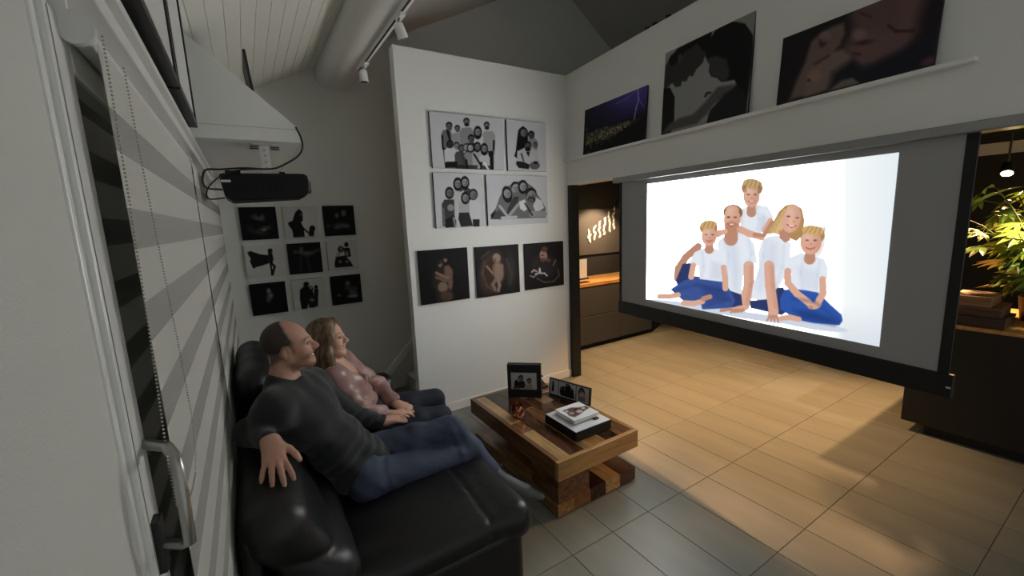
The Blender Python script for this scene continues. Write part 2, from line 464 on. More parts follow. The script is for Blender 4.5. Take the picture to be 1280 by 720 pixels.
# ================================================================== projection screen
scr_t = thing('projection_screen', 'large pull-down projection screen showing a family in white shirts', 'projection screen', tuple(SW @ Vector((1.95, 0.04, 0.87))))
MB(SW).box((0.74, -0.01, 2.088), (3.45, 0.10, 2.134)).build('screen_case', mat('screen_case_grey', (150, 150, 148), 0.3, metal=0.6), scr_t, bevel=0.004)
MB(SW).box((0.80, 0.030, 1.00), (3.06, 0.034, 2.10)).build('screen_fabric', 'screenfab', scr_t)
MB(SW).box((0.792, 0.026, 0.92), (0.822, 0.038, 2.095)).build('screen_border', 'black', scr_t)
MB(SW).box((3.045, 0.026, 0.92), (3.085, 0.038, 2.095)).build('screen_border', 'black', scr_t)
MB(SW).box((0.785, 0.018, 0.885), (3.105, 0.046, 1.00)).build('bottom_bar', 'black', scr_t, bevel=0.004)
MB(SW).box((3.085, 0.012, 0.935), (3.10, 0.0175, 0.942)).build('pull_tab', 'alu', scr_t)

P = Paint(420, 256, [(18, 96), (957, -39), (891, 702), (15, 525)], (251, 253, 252))
P.mix(-(P.X - 870) , (220, 232, 239), 1.0, 170)
P.mix(-(P.Y - 470 - (P.X) * 0.16), (214, 220, 230), 0.7, 60)
P.cov[:] = np.clip(0.5 + 0.5 * np.clip((760 - P.X) / 400, 0, 1) ** 1.5, 0.5, 1.0); P.boost = SCREEN_WHITE - 1.0
SH = (205, 212, 226); SK = (216, 168, 146); SKd = (186, 136, 114); JE = (58, 82, 146); JD = (42, 56, 104); WS = (226, 231, 240); WSd = (188, 197, 214)
# cast shadows on the studio paper
P.ell(200, 555, 190, 14, SH, 8); P.ell(430, 590, 190, 14, SH, 8); P.ell(640, 622, 130, 14, SH, 8)
# boy standing behind
P.poly([(362, 185), (390, 172), (430, 168), (462, 172), (484, 210), (478, 235), (462, 228), (445, 272), (362, 262)], WS)
P.poly([(440, 200), (462, 215), (452, 262), (430, 270)], WSd, 0.6, 8)
P.cap(474, 225, 450, 262, 10, 9, SK)
P.cap(402, 178, 402, 196, 16, 18, SKd)
P.ell(404, 104, 40, 34, (150, 118, 82)); P.ell(402, 134, 31, 43, SK); P.ell(405, 90, 36, 20, (186, 154, 108), 10)
P.cap(375, 100, 380, 118, 6, 4, (150, 118, 82)); P.cap(432, 100, 428, 120, 7, 4, (150, 118, 82))
for x in (390, 416): P.ell(x, 129, 6, 3, (86, 62, 52))
P.cap(395, 156, 412, 155, 2.6, 2.6, (240, 228, 220)); P.path([(390, 153), (403, 161), (417, 152)], 1.6, (176, 92, 84)); P.ell(403, 143, 5, 4, SKd, 0, 0.6)
# father
P.path([(205, 326), (160, 366), (132, 410), (130, 446)], 14, SKd)
P.poly([(148, 392), (185, 385), (182, 455), (128, 470), (124, 452)], JD)
P.poly([(276, 322), (282, 300), (305, 286), (330, 300), (352, 272), (392, 286), (414, 315), (426, 386), (374, 396), (372, 440), (366, 508), (352, 518), (316, 490), (304, 420)], WS)
P.poly([(318, 316), (345, 300), (362, 420), (355, 500), (336, 486)], WSd, 0.45, 14)
P.cap(328, 262, 326, 296, 24, 26, SKd)
P.ell(333, 197, 36, 30, (118, 88, 62)); P.ell(330, 224, 31, 50, SK); P.ell(329, 252, 27, 22, (178, 122, 92), 0, 0.75)
P.ell(332, 186, 24, 15, (214, 164, 138))
for x in (317, 342): P.ell(x, 215, 6, 3, (70, 48, 40))
P.cap(321, 243, 338, 242, 2.6, 2.6, (240, 226, 216)); P.path([(315, 240), (329, 250), (344, 238)], 1.6, (150, 78, 70)); P.ell(330, 230, 5, 5, SKd, 0, 0.6)
P.cap(276, 278, 306, 268, 14, 9, SK); P.path([(360, 260), (400, 278), (440, 288)], 13, SK); P.path([(415, 280), (450, 282), (480, 232)], 8, SKd)
P.path([(394, 398), (394, 470), (378, 545)], 20, SK); P.path([(404, 400), (404, 470), (388, 540)], 8, SKd, 0.5, 8)
P.poly([(322, 490), (366, 505), (372, 550), (322, 556)], JD)
P.ell(362, 560, 36, 13, SK, -12)
for k in range(4): P.cap(345 + 10 * k, 562, 328 + 13 * k, 573 - 1.0 * k, 4.5, 3.5, SKd)
# mother
P.poly([(458, 276), (482, 232), (505, 190), (530, 166), (560, 162), (590, 180), (601, 225), (592, 282), (572, 302), (548, 292), (520, 282), (490, 274)], (176, 136, 84))
P.poly([(470, 272), (496, 225), (520, 185), (540, 176), (528, 230), (512, 276)], (214, 180, 124))
P.poly([(428, 352), (440, 305), (462, 286), (500, 280), (530, 300), (550, 310), (548, 372), (528, 440), (505, 482), (468, 530), (404, 520), (410, 470), (432, 400)], WS)
P.poly([(470, 300), (500, 310), (505, 400), (470, 420), (440, 500), (425, 480)], WSd, 0.4, 16)
P.poly([(505, 262), (545, 270), (548, 300), (528, 308), (508, 290)], SKd)
P.ell(551, 217, 35, 54, SK, 14); P.ell(560, 232, 20, 30, (236, 186, 160), 14, 0.7, 10)
for x, y in ((541, 209), (574, 214)): P.ell(x, y, 6.5, 3, (74, 56, 50))
P.path([(536, 240), (552, 250), (570, 244)], 3, (196, 96, 92)); P.cap(545, 244, 560, 246, 2.0, 2.0, (244, 232, 226)); P.ell(562, 228, 5, 5, SKd, 0, 0.6)
P.poly([(398, 528), (470, 522), (500, 480), (524, 476), (552, 560), (520, 582), (402, 556)], JD)
P.path([(470, 395), (474, 470), (488, 566)], 19, SK); P.path([(480, 400), (486, 470), (498, 560)], 7, SKd, 0.5, 8)
P.ell(486, 578, 20, 22, SK, 0)
for k in range(4): P.cap(474 + 9 * k, 586, 464 + 14 * k, 604 + 2 * k, 4.5, 3.5, SKd)
# younger boy on the left
P.poly([(104, 486), (150, 456), (195, 436), (255, 446), (302, 456), (330, 498), (344, 530), (330, 556), (222, 562), (214, 532), (150, 528), (128, 512)], JE)
P.poly([(215, 470), (300, 480), (325, 530), (240, 530)], (40, 62, 122), 0.7, 12)
P.poly([(172, 388), (192, 348), (228, 330), (262, 332), (300, 342), (316, 376), (314, 402), (290, 404), (300, 458), (212, 448), (206, 398), (190, 398)], WS)
P.poly([(255, 380), (290, 390), (296, 452), (250, 446)], WSd, 0.45, 10)
P.path([(188, 398), (180, 440)], 11, SK); P.path([(300, 404), (306, 440), (307, 482)], 11, SK)
P.cap(246, 318, 246, 336, 14, 17, SKd)
P.ell(243, 255, 33, 27, (164, 124, 76)); P.ell(245, 286, 28, 38, SK); P.ell(243, 245, 30, 17, (200, 162, 106), -8)
for x in (235, 258): P.ell(x, 281, 5, 2.6, (84, 60, 50))
P.path([(236, 303), (246, 308), (257, 302)], 2.2, (176, 92, 84)); P.ell(247, 293, 4, 4, SKd, 0, 0.6)
P.path([(64, 514), (100, 514), (132, 508)], 10, SK); P.path([(152, 538), (190, 540), (222, 532)], 10, SK); P.path([(225, 522), (250, 514)], 9, SKd)
P.path([(292, 566), (330, 560)], 6, SKd)
# boy on the right
P.poly([(512, 520), (528, 486), (585, 480), (650, 490), (700, 540), (745, 580), (750, 600), (738, 620), (640, 612), (582, 600), (540, 576), (514, 560)], (44, 84, 166))
P.poly([(560, 560), (640, 565), (742, 606), (720, 620), (600, 600)], (30, 60, 128), 0.8, 10)
P.poly([(522, 404), (542, 366), (590, 346), (640, 360), (676, 368), (690, 400), (690, 442), (656, 442), (658, 496), (600, 486), (548, 484), (556, 424), (530, 414)], WS)
P.poly([(575, 400), (650, 410), (652, 490), (600, 482)], WSd, 0.3, 14)
P.path([(540, 416), (540, 460), (575, 500), (622, 536)], 13, SK); P.path([(672, 446), (674, 500), (652, 540)], 13, SK); P.ell(642, 545, 26, 14, SK, -8); P.ell(628, 552, 10, 7, SKd)
P.cap(624, 345, 622, 368, 18, 22, SKd)
P.ell(632, 280, 46, 34, (168, 128, 78)); P.ell(626, 306, 40, 46, SK); P.ell(634, 262, 42, 19, (206, 168, 110), 6)
for x in (612, 642): P.ell(x, 298, 6.5, 3, (84, 60, 50))
P.path([(608, 326), (624, 332), (642, 325)], 2.6, (184, 92, 84)); P.ell(627, 313, 5, 4, SKd, 0, 0.6); P.ell(610, 316, 9, 7, (232, 160, 140), 0, 0.5, 6); P.ell(645, 316, 9, 7, (232, 160, 140), 0, 0.5, 6)
P.path([(516, 594), (550, 590), (584, 598)], 10, SK)
# soft modelling of faces, arms and cloth
for x, y, rx, ry in ((418, 140, 14, 34), (350, 228, 13, 40), (262, 290, 12, 30), (575, 226, 12, 40), (655, 308, 14, 36)): P.ell(x, y, rx, ry, SKd, 8, 0.45, 14)
for x, y, rx, ry in ((392, 118, 12, 10), (322, 190, 12, 10), (238, 274, 10, 9), (545, 192, 12, 12), (614, 286, 14, 11)): P.ell(x, y, rx, ry, (238, 200, 180), 0, 0.5, 12)
for q in ([(300, 300), (318, 360), (310, 430)], [(392, 300), (404, 350), (392, 392)], [(455, 300), (448, 360), (430, 440)], [(525, 320), (520, 400), (496, 470)], [(220, 345), (226, 400), (218, 440)], [(600, 362), (590, 420), (596, 480)], [(660, 380), (652, 430), (650, 480)], [(420, 185), (432, 220), (424, 258)]): P.path(q, 4, WSd, 0.4, 7)
for q in ([(120, 490), (200, 470), (290, 490)], [(240, 545), (320, 520)], [(560, 520), (640, 530), (735, 600)], [(600, 575), (700, 600)]): P.path(q, 4, (30, 50, 104), 0.4, 8)
for x, y, n_, w_ in ((404, 92, 9, 34), (243, 246, 8, 28), (634, 262, 10, 40)):
    for k in range(n_): P.path([(x - w_ + 2 * w_ * k / (n_ - 1), y + 8), (x - w_ * 0.6 + 1.7 * w_ * k / (n_ - 1), y - 12)], 1.5, (128, 98, 62) if k % 2 else (222, 190, 138), 0.55, 3)
for k in range(7): P.path([(540 - 6 * k, 172 + 6 * k), (512 - 6 * k, 226 + 5 * k), (492 - 4 * k, 268)], 1.6, (150, 114, 70) if k % 2 else (230, 200, 148), 0.6, 3)
tl = SW @ Vector((1.139, 0.0285, 2.046)); rt = SW.to_3x3() @ Vector((1, 0, 0))
P.sheet('projected_picture', tl, rt, (0, 0, 1), 1.673, 0.983, scr_t, print_mat('projected_light', 0.8, emit=SCREEN_STRENGTH))

# ================================================================== nine small canvases on the gable wall
NG = 'nine small canvases on the gable wall'
DK = (10, 10, 10); LT = (196, 195, 192)
Q9 = [[(78,76),(273,76),(292,243),(97,251)],[(310,75),(492,73),(508,240),(328,243)],[(523,76),(688,76),(703,232),(538,237)],
      [(105,285),(298,274),(317,438),(122,455)],[(334,274),(510,267),(524,424),(350,439)],[(541,265),(703,258),(716,410),(556,422)],
      [(132,490),(323,471),(340,630),(150,653)],[(352,466),(525,452),(545,608),(367,628)],[(558,452),(718,437),(732,583),(574,603)]]
L9 = ['small dark canvas of a curled sleeping newborn, beneath the projector', 'small white canvas of a dark long-haired figure holding a child by the hand',
      'small dark canvas of two crouching figures, in the corner nearest the partition', 'small white canvas of a figure with a flying black cape',
      'small dark canvas of a figure stretched across, centre of the nine', 'small white canvas of a seated family in black clothes',
      'small dark canvas of a lone pale figure, lowest behind the man', 'small white canvas of three standing silhouettes embracing', 'small dark canvas of a figure bent over a baby, above the woman']
B = (20, 19, 19); G1 = (105, 102, 98); G2 = (150, 146, 140); G3 = (66, 64, 62)
def pic9(k, P):
    if k == 0:
        P.ell(180, 135, 30, 10, G1, 15, 0.8, 8); P.ell(205, 128, 12, 14, G1, 0, 0.7, 6); P.ell(165, 118, 12, 6, G3, 0, 1, 5)
        P.ell(215, 190, 32, 12, G1, -15, 0.75, 8); P.ell(190, 210, 40, 10, G3, 10, 0.8, 8); P.ell(140, 185, 22, 14, G3, 30, 0.5, 8); P.ell(212, 195, 10, 6, G2, 0, 0.7, 4)
    if k == 1:
        P.poly([(365, 150), (380, 105), (400, 88), (418, 105), (420, 150), (410, 160), (425, 195), (428, 238), (368, 240), (362, 200), (342, 170), (342, 160)], B)
        P.path([(415, 185), (440, 210), (455, 222)], 4, B); P.ell(470, 195, 16, 17, B); P.poly([(452, 200), (482, 200), (478, 236), (450, 236)], B); P.ell(410, 118, 7, 10, G3)
    if k == 2:
        P.ell(636, 116, 14, 17, G1, 0, 0.8, 6); P.ell(600, 128, 10, 14, G1, 0, 0.8, 5); P.ell(620, 180, 38, 14, G3, -6, 1, 8); P.ell(650, 186, 22, 9, G1, 8, 0.7, 6); P.ell(604, 192, 18, 9, G1, 0, 0.6, 6); P.ell(555, 182, 10, 5, G3)
    if k == 3:
        P.poly([(124, 316), (140, 308), (190, 325), (235, 330), (240, 372), (200, 385), (150, 398), (136, 360), (142, 350), (130, 330)], B)
        P.ell(245, 308, 13, 13, B); P.poly([(232, 318), (256, 320), (262, 350), (256, 375), (240, 372)], B)
        P.path([(250, 372), (268, 390), (256, 432)], 6, B); P.path([(246, 378), (250, 405), (252, 434)], 5, B); P.path([(142, 370), (160, 398)], 3, B)
    if k == 4:
        P.path([(375, 315), (410, 320), (450, 325), (505, 308)], 9, G3, 0.9, 6); P.ell(412, 304, 10, 13, G1, 0, 0.8, 5); P.ell(440, 328, 30, 12, G1, 0, 0.6, 8); P.ell(378, 320, 9, 9, G3)
        P.path([(410, 345), (406, 420)], 8, G3, 0.55, 7); P.path([(440, 345), (455, 415)], 8, G3, 0.55, 7)
    if k == 5:
        P.ell(648, 282, 11, 13, B); P.poly([(634, 300), (664, 298), (672, 345), (640, 350)], B); P.ell(619, 306, 16, 17, B); P.ell(620, 304, 8, 11, G1)
        P.poly([(592, 345), (640, 340), (668, 370), (684, 398), (588, 404), (584, 385)], B); P.ell(606, 332, 10, 14, G2, 0, 0.8); P.ell(650, 330, 9, 14, G2, 0, 0.8); P.ell(615, 372, 8, 9, G1); P.ell(650, 372, 8, 8, G1)
    if k == 6:
        P.ell(236, 522, 11, 14, G2, 0, 0.8, 5); P.ell(238, 555, 14, 26, G1, 15, 0.8, 7); P.ell(250, 545, 9, 10, G2, 0, 0.6, 5)
    if k == 7:
        P.ell(431, 487, 15, 14, B); P.poly([(398, 515), (420, 495), (445, 500), (448, 560), (436, 618), (404, 620), (396, 560)], B)
        P.ell(455, 512, 13, 17, B); P.poly([(442, 525), (468, 525), (480, 570), (478, 612), (446, 614), (440, 570)], B); P.ell(483, 502, 10, 11, B); P.poly([(472, 512), (496, 512), (494, 605), (476, 608)], B)
        P.ell(462, 570, 14, 10, G1, 0, 0.9); P.ell(456, 506, 6, 8, G2)
    if k == 8:
        P.ell(652, 488, 12, 15, G2, 0, 0.7, 5); P.ell(660, 510, 26, 18, G3, 20, 0.9, 8); P.ell(682, 540, 22, 22, G1, 0, 0.8, 8); P.ell(690, 515, 14, 14, G3, 0, 1, 6); P.ell(607, 550, 11, 6, G1, 0, 0.9, 4); P.path([(655, 555), (700, 552)], 6, G2, 0.7, 5)
for k in range(9):
    r, q = divmod(k, 3)
    lt = k in (1, 3, 5, 7)
    P = Paint(64, 64, Q9[k], LT if lt else DK)
    pic9(k, P)
    x0 = (-0.022, 0.320, 0.663)[q]; z1 = (2.002, 1.659, 1.313)[r]
    canvas(L9[k], (x0, YB - 0.026, z1), (1, 0, 0), (0, 0, 1), 0.289, 0.291, 0.0255, P, NG, 'canvas_light' if lt else 'canvas_dark')

# ================================================================== seven canvases on the partition wall
def wallpic(label, x0, x1, z0, z1, P, edge='canvas_dark'):
    canvas(label, (x0, 3.575, z1), (1, 0, 0), (0, 0, 1), x1 - x0, z1 - z0, 0.0245, P, 'canvases on the partition wall', edge)
W1 = (198, 199, 204)
g = lambda v: (lambda t: (t, t, t + 2))(v if v > 185 else 185 * (v / 185.0) ** 1.45)
P = Paint(150, 100, [(60, 56), (786, 148), (800, 664), (86, 628)], W1)
def body(P, x, y, w_, h_, col): P.poly([(x - w_ * 0.35, y), (x + w_ * 0.35, y), (x + w_ * 0.55, y + h_ * 0.18), (x + w_ * 0.5, y + h_), (x - w_ * 0.5, y + h_), (x - w_ * 0.55, y + h_ * 0.18)], col)
for x, y, w_, h_, c_ in ((230, 250, 95, 200, 125), (330, 280, 90, 170, 160), (430, 230, 125, 200, 150), (648, 270, 120, 240, 165), (540, 300, 100, 160, 200)): body(P, x, y, w_, h_, g(c_))
P.poly([(190, 430), (230, 430), (226, 632), (208, 632)], g(38)); P.poly([(640, 470), (694, 470), (694, 660), (664, 660)], g(34)); P.cap(186, 310, 190, 430, 10, 9, g(40)); P.cap(700, 370, 694, 460, 10, 9, g(40)); P.cap(240, 250, 262, 350, 14, 10, g(30))
P.head(256, 215, 36, g(120), g(36)); P.head(338, 240, 30, g(125), g(36)); P.head(430, 175, 34, g(135), g(28), 0, 1); P.head(540, 270, 36, g(150), g(22), 1.4); P.head(630, 215, 31, g(135), g(30), 0, 1)
P.head(474, 345, 36, g(110), g(24)); body(P, 470, 385, 100, 120, g(60))
for x, y, w_, h_, c_ in ((262, 430, 110, 150, 205), (355, 470, 90, 170, 100), (415, 480, 80, 170, 90), (465, 475, 95, 180, 150), (530, 470, 90, 190, 175), (602, 510, 100, 150, 195)): body(P, x, y, w_, h_, g(c_))
for x, y, r, s_, hh, lo in ((262, 390, 30, 80, 20, 0.3), (328, 410, 30, 150, 40, 0), (376, 435, 28, 130, 36, 0.4), (420, 425, 28, 170, 90, 0.6), (464, 430, 30, 190, 60, 0.8), (534, 420, 32, 130, 30, 0.9), (602, 440, 34, 150, 24, 1.3)): P.head(x, y, r, g(s_), g(hh), lo)
P.poly([(214, 570), (330, 568), (330, 634), (214, 632)], g(28)); P.poly([(330, 600), (690, 620), (690, 660), (330, 640)], g(48), 0.75); P.path([(500, 500), (560, 600)], 9, g(34)); P.path([(420, 560), (430, 640)], 12, g(36)); P.path([(600, 590), (640, 655)], 10, g(230)); P.path([(570, 590), (560, 655)], 12, g(40)); P.ell(440, 510, 40, 30, g(150)); P.ell(545, 630, 14, 20, g(180))
wallpic('wide white canvas of a large group of standing adults and children', 1.457, 2.187, 2.272, 2.741, P)
P = Paint(96, 100, [(838, 156), (1222, 198), (1230, 686), (846, 664)], W1)
P.poly([(940, 350), (955, 260), (1000, 222), (1045, 270), (1050, 400), (1000, 450), (940, 470), (935, 545), (908, 520), (925, 470)], g(26))
P.head(1003, 285, 38, g(135), g(26), 0.3); P.head(1080, 318, 36, g(100), g(36)); body(P, 1090, 350, 90, 120, g(150)); P.head(1122, 415, 24, g(130), g(60))
P.poly([(950, 470), (1010, 440), (1090, 440), (1140, 480), (1160, 580), (1140, 655), (960, 640), (930, 600)], g(186)); P.head(1042, 425, 40, g(110), g(28), 0, 1); P.poly([(1025, 480), (1065, 480), (1050, 530)], g(40))
P.poly([(930, 570), (1000, 580), (1060, 610), (1050, 655), (950, 640), (924, 600)], g(52)); P.ell(1110, 620, 52, 40, g(120)); P.ell(1120, 590, 22, 14, g(30)); P.cap(980, 500, 1000, 570, 10, 8, g(110))
wallpic('upright white canvas of a long-haired figure leaning over a seated father', 2.229, 2.692, 2.267, 2.741, P)
P = Paint(96, 100, [(100, 84), (574, 100), (590, 618), (126, 634)], W1)
for x, y, w_, h_, c_ in ((345, 260, 120, 120, 185), (410, 240, 100, 120, 90), (250, 350, 130, 260, 84), (400, 370, 110, 130, 176), (500, 360, 100, 190, 205)): body(P, x, y, w_, h_, g(c_))
P.poly([(300, 300), (400, 260), (380, 340), (330, 420), (320, 560), (300, 540)], g(190)); P.poly([(180, 560), (300, 500), (310, 620), (215, 628)], g(34)); P.poly([(345, 480), (440, 480), (478, 612), (360, 620), (336, 540)], g(56)); P.poly([(475, 548), (542, 548), (540, 620), (480, 620)], g(44)); P.ell(265, 430, 32, 34, g(150)); P.path([(290, 530), (305, 615)], 9, g(150)); P.path([(190, 440), (200, 590)], 12, g(120))
P.head(338, 192, 40, g(150), g(22), 0.9); P.head(406, 178, 38, g(160), g(24), 1.1); P.head(255, 280, 38, g(130), g(30), 0.7); P.head(408, 330, 38, g(150), g(24), 0.8); P.head(484, 300, 40, g(140), g(70), 0.3)
wallpic('white canvas of five young people posed in a cluster', 1.454, 1.940, 1.746, 2.232, P)
P = Paint(140, 96, [(632, 106), (1230, 132), (1240, 604), (642, 618)], W1)
P.poly([(665, 550), (668, 510), (720, 440), (760, 330), (810, 250), (860, 215), (920, 186), (985, 170), (1040, 200), (1090, 236), (1125, 300), (1180, 380), (1215, 450), (1216, 548), (900, 552)], g(128))
P.poly([(665, 550), (690, 490), (760, 460), (820, 520), (780, 556)], g(96)); P.poly([(668, 505), (720, 456), (700, 520), (676, 545)], g(28)); P.poly([(900, 330), (950, 330), (930, 430), (860, 500), (820, 505), (840, 440)], g(86))
P.poly([(950, 380), (1010, 360), (1040, 450), (1000, 480), (960, 450)], g(215)); P.poly([(1120, 340), (1180, 380), (1200, 450), (1120, 500), (1090, 430)], g(205)); P.path([(1080, 510), (1200, 510)], 30, g(160)); P.path([(760, 420), (830, 520)], 12, g(180)); P.path([(940, 410), (850, 520)], 14, g(170)); P.path([(1010, 400), (1080, 520)], 8, g(70)); P.path([(780, 540), (920, 535)], 14, g(190))
P.head(835, 290, 44, g(165), g(44), 1.5, 0, None, -10); P.head(915, 238, 44, g(165), g(40), 0, 0, None, 20); P.head(992, 226, 42, g(165), g(36), 0.9); P.head(1072, 320, 58, g(150), g(44), 0, 1, None, 8); P.ell(1070, 370, 30, 22, g(112))
wallpic('wide white canvas of four people lying in a heap', 1.981, 2.694, 1.748, 2.225, P)
SKN = (138, 110, 94)
P = Paint(84, 84, [(52, 116), (446, 92), (466, 492), (80, 542)], (11, 11, 12))
P.poly([(165, 300), (210, 250), (260, 240), (300, 230), (330, 270), (326, 400), (325, 500), (200, 520), (190, 430), (160, 380)], (40, 32, 30), 0.9, 10)
P.poly([(262, 235), (300, 228), (330, 270), (328, 350), (300, 345), (262, 300)], (118, 90, 76), 1, 8); P.ell(272, 182, 15, 26, SKN, 0, 1, 4); P.ell(274, 166, 17, 14, (20, 16, 16), 0, 1, 4); P.ell(230, 218, 18, 28, (128, 104, 90), 0, 1, 4); P.ell(222, 205, 20, 16, (34, 24, 22), 0, 1, 4)
P.path([(200, 290), (240, 310), (290, 330)], 12, SKN, 1, 5); P.path([(200, 325), (260, 345), (320, 360)], 12, (112, 90, 76), 1, 5); P.ell(250, 400, 40, 42, (128, 108, 90), 0, 1, 8); P.ell(310, 385, 18, 36, (112, 88, 74), 0, 1, 6); P.ell(280, 470, 50, 40, (78, 62, 50), 0, 1, 12)
wallpic('dark canvas of a pregnant couple embracing', 1.264, 1.742, 1.075, 1.560, P)
P = Paint(84, 84, [(512, 88), (855, 66), (864, 440), (526, 484)], (24, 20, 19))
P.ell(640, 290, 95, 165, (74, 56, 48), 12, 1, 24); P.ell(640, 290, 75, 140, (58, 44, 38), 12, 1, 16); P.path([(580, 200), (565, 290), (600, 390), (670, 440)], 7, (112, 86, 72), 0.6, 8); P.path([(560, 170), (620, 120)], 8, (96, 74, 64), 0.6, 8); P.ell(790, 270, 45, 120, (58, 54, 50), 0, 0.8, 24); P.path([(760, 180), (800, 300), (780, 380)], 5, (90, 84, 78), 0.5, 8)
P.ell(692, 280, 42, 80, (140, 118, 104), -6, 1, 8); P.ell(680, 172, 32, 36, (150, 128, 112), 0, 1, 5); P.ell(664, 190, 12, 16, (120, 84, 70), 0, 1, 4); P.path([(658, 230), (650, 300)], 10, (128, 92, 76), 1, 5); P.path([(600, 236), (640, 284)], 8, (150, 116, 98), 1, 4); P.path([(670, 340), (645, 380), (664, 420)], 13, (130, 108, 94), 1, 5); P.path([(690, 350), (700, 385), (690, 430)], 11, (146, 124, 108), 1, 5); P.ell(722, 238, 12, 18, (146, 108, 90), 0, 1, 4)
wallpic('dark brown canvas of a newborn curled in a basket', 1.829, 2.313, 1.066, 1.553, P)
P = Paint(84, 84, [(908, 66), (1208, 48), (1210, 392), (918, 434)], (26, 23, 25))
P.ell(1060, 240, 110, 90, (44, 40, 42), 0, 1, 20); P.ell(1054, 160, 30, 44, (164, 132, 120), -8, 1, 4); P.ell(1062, 110, 26, 22, (96, 66, 54), -10, 1, 5); P.ell(1050, 196, 20, 16, (110, 76, 66), 0, 1, 4); P.ell(1046, 160, 10, 4, (70, 46, 40)); P.path([(1082, 190), (1096, 200)], 12, (96, 80, 76), 1, 6); P.path([(1130, 240), (1146, 200)], 5, (120, 104, 100), 1, 4)
P.path([(950, 320), (975, 330), (1000, 310)], 6, (150, 140, 138), 0.9, 3); P.path([(962, 290), (980, 275), (1000, 285)], 6, (190, 180, 178), 1, 3); P.path([(990, 305), (1016, 300), (1024, 262), (1030, 300), (1060, 300), (1080, 320)], 5, (214, 206, 204), 1, 3); P.path([(1000, 340), (1060, 372), (1130, 365), (1172, 320), (1166, 270)], 4, (112, 102, 102), 0.9, 4)
wallpic('dark canvas of a smiling face above a swirl of light', 2.391, 2.888, 1.072, 1.549, P)

# ================================================================== three canvases leaning on the ledge of the screen wall
R3 = SW.to_3x3()
def ledgepic(label, a0, a1, ztop, P, lean=0.035, edge='canvas_dark'):
    h_ = math.hypot(ztop - 2.398, lean)
    up = R3 @ Vector((0, lean, ztop - 2.398)).normalized()
    rt = R3 @ Vector((1, 0, 0))
    tl = SW @ Vector((a0, -0.040 + lean, ztop))
    if lean: tl = SW @ Vector((a0, -0.040, 2.3985)) + up * h_
    canvas(label, tl, rt, up, a1 - a0, h_, 0.016, P, 'canvases leaning on the white ledge', edge)
P = Paint(120, 66, [(62, 492), (335, 392), (326, 628), (52, 696)], (22, 22, 26))
P.ell(260, 420, 150, 110, (62, 52, 120), -20, 0.9, 70); P.ell(290, 420, 80, 50, (96, 84, 170), -20, 0.7, 40); P.mix(-(P.Y - 560 + (P.X - 190) * 0.28), (18, 18, 20), 1, 20)
P.poly([(62, 600), (120, 580), (200, 560), (305, 536), (280, 552), (225, 572), (200, 606), (150, 628), (90, 640), (62, 650)], (66, 62, 50), 1, 5)
for k in range(170):
    t = rng.random(); x = 64 + 200 * t; y = 640 - 70 * t + rng.normal() * (24 * (1 - t) + 5)
    P.ell(x, y - 10, 1.6, 1.6, (225, 205, 160), 0, 0.8)
P.path([(292, 405), (298, 450), (288, 490), (280, 538)], 1.6, (190, 184, 240)); P.path([(298, 455), (322, 486)], 1.0, (150, 140, 210)); P.path([(200, 468), (240, 450), (292, 410), (310, 414)], 1.6, (130, 118, 200), 0.8)
ledgepic('small dark canvas of purple lightning over a lit town', 0.337, 1.170, 2.815, P, 0.03)
P = Paint(120, 120, [(416, 240), (812, 76), (776, 514), (394, 612)], (150, 150, 148))
P.poly([(404, 400), (436, 396), (458, 440), (456, 540), (440, 600), (396, 612)], (26, 26, 28)); P.poly([(416, 300), (440, 250), (500, 216), (560, 196), (590, 205), (600, 240), (586, 290), (556, 320), (540, 350), (524, 346), (512, 370), (490, 370), (486, 392), (462, 396), (446, 376), (430, 392), (408, 402)], (58, 57, 57))
P.poly([(470, 222), (540, 190), (626, 152), (612, 230), (590, 240), (560, 205), (500, 240), (480, 280), (440, 300), (430, 270)], (24, 24, 26)); P.ell(482, 266, 10, 22, (72, 70, 70), 10)
P.poly([(596, 262), (596, 220), (640, 150), (700, 112), (760, 116), (800, 180), (800, 250), (770, 520), (600, 560), (620, 500), (700, 420), (730, 392), (722, 370), (690, 376), (666, 378), (648, 360), (622, 352), (612, 330), (616, 300)], (24, 24, 26))
P.poly([(600, 275), (640, 262), (690, 280), (702, 340), (690, 372), (664, 374), (650, 358), (624, 350), (616, 326), (618, 304)], (66, 64, 64), 1, 6)
P.poly([(436, 560), (480, 536), (540, 520), (590, 470), (650, 400), (730, 388), (700, 430), (640, 470), (600, 520), (560, 560), (400, 604)], (88, 86, 84), 1, 6); P.poly([(610, 520), (680, 430), (736, 400), (770, 420), (770, 520), (620, 560)], (40, 40, 42), 1, 8); P.path([(596, 440), (604, 426), (618, 424)], 5, (50, 50, 50)); P.poly([(640, 140), (700, 106), (812, 76), (800, 170), (770, 130), (710, 114)], (140, 140, 138), 1, 4)
ledgepic('tall monochrome canvas of two faces in profile touching foreheads', 1.345, 2.055, 2.99, P, 0.036)
P = Paint(140, 84, [(94, 222), (1128, -160), (1082, 436), (54, 692)], (34, 31, 33))
P.ell(880, 140, 330, 260, (112, 86, 84), -18, 1, 60); P.ell(700, 60, 160, 130, (104, 80, 77), 0, 1, 40); P.ell(640, 330, 150, 110, (112, 88, 85), 0, 1, 40); P.ell(1060, 120, 90, 260, (38, 33, 36), 10, 1, 50)
P.ell(592, 215, 46, 42, (134, 106, 101), 0, 1, 18); P.ell(625, 268, 52, 14, (62, 36, 40), -8, 0.9, 12); P.path([(780, 160), (830, 200), (940, 200)], 9, (64, 40, 42), 1, 10); P.path([(600, 70), (660, 95)], 10, (84, 54, 54), 1, 10); P.path([(560, 340), (600, 350)], 10, (84, 48, 52), 1, 10)
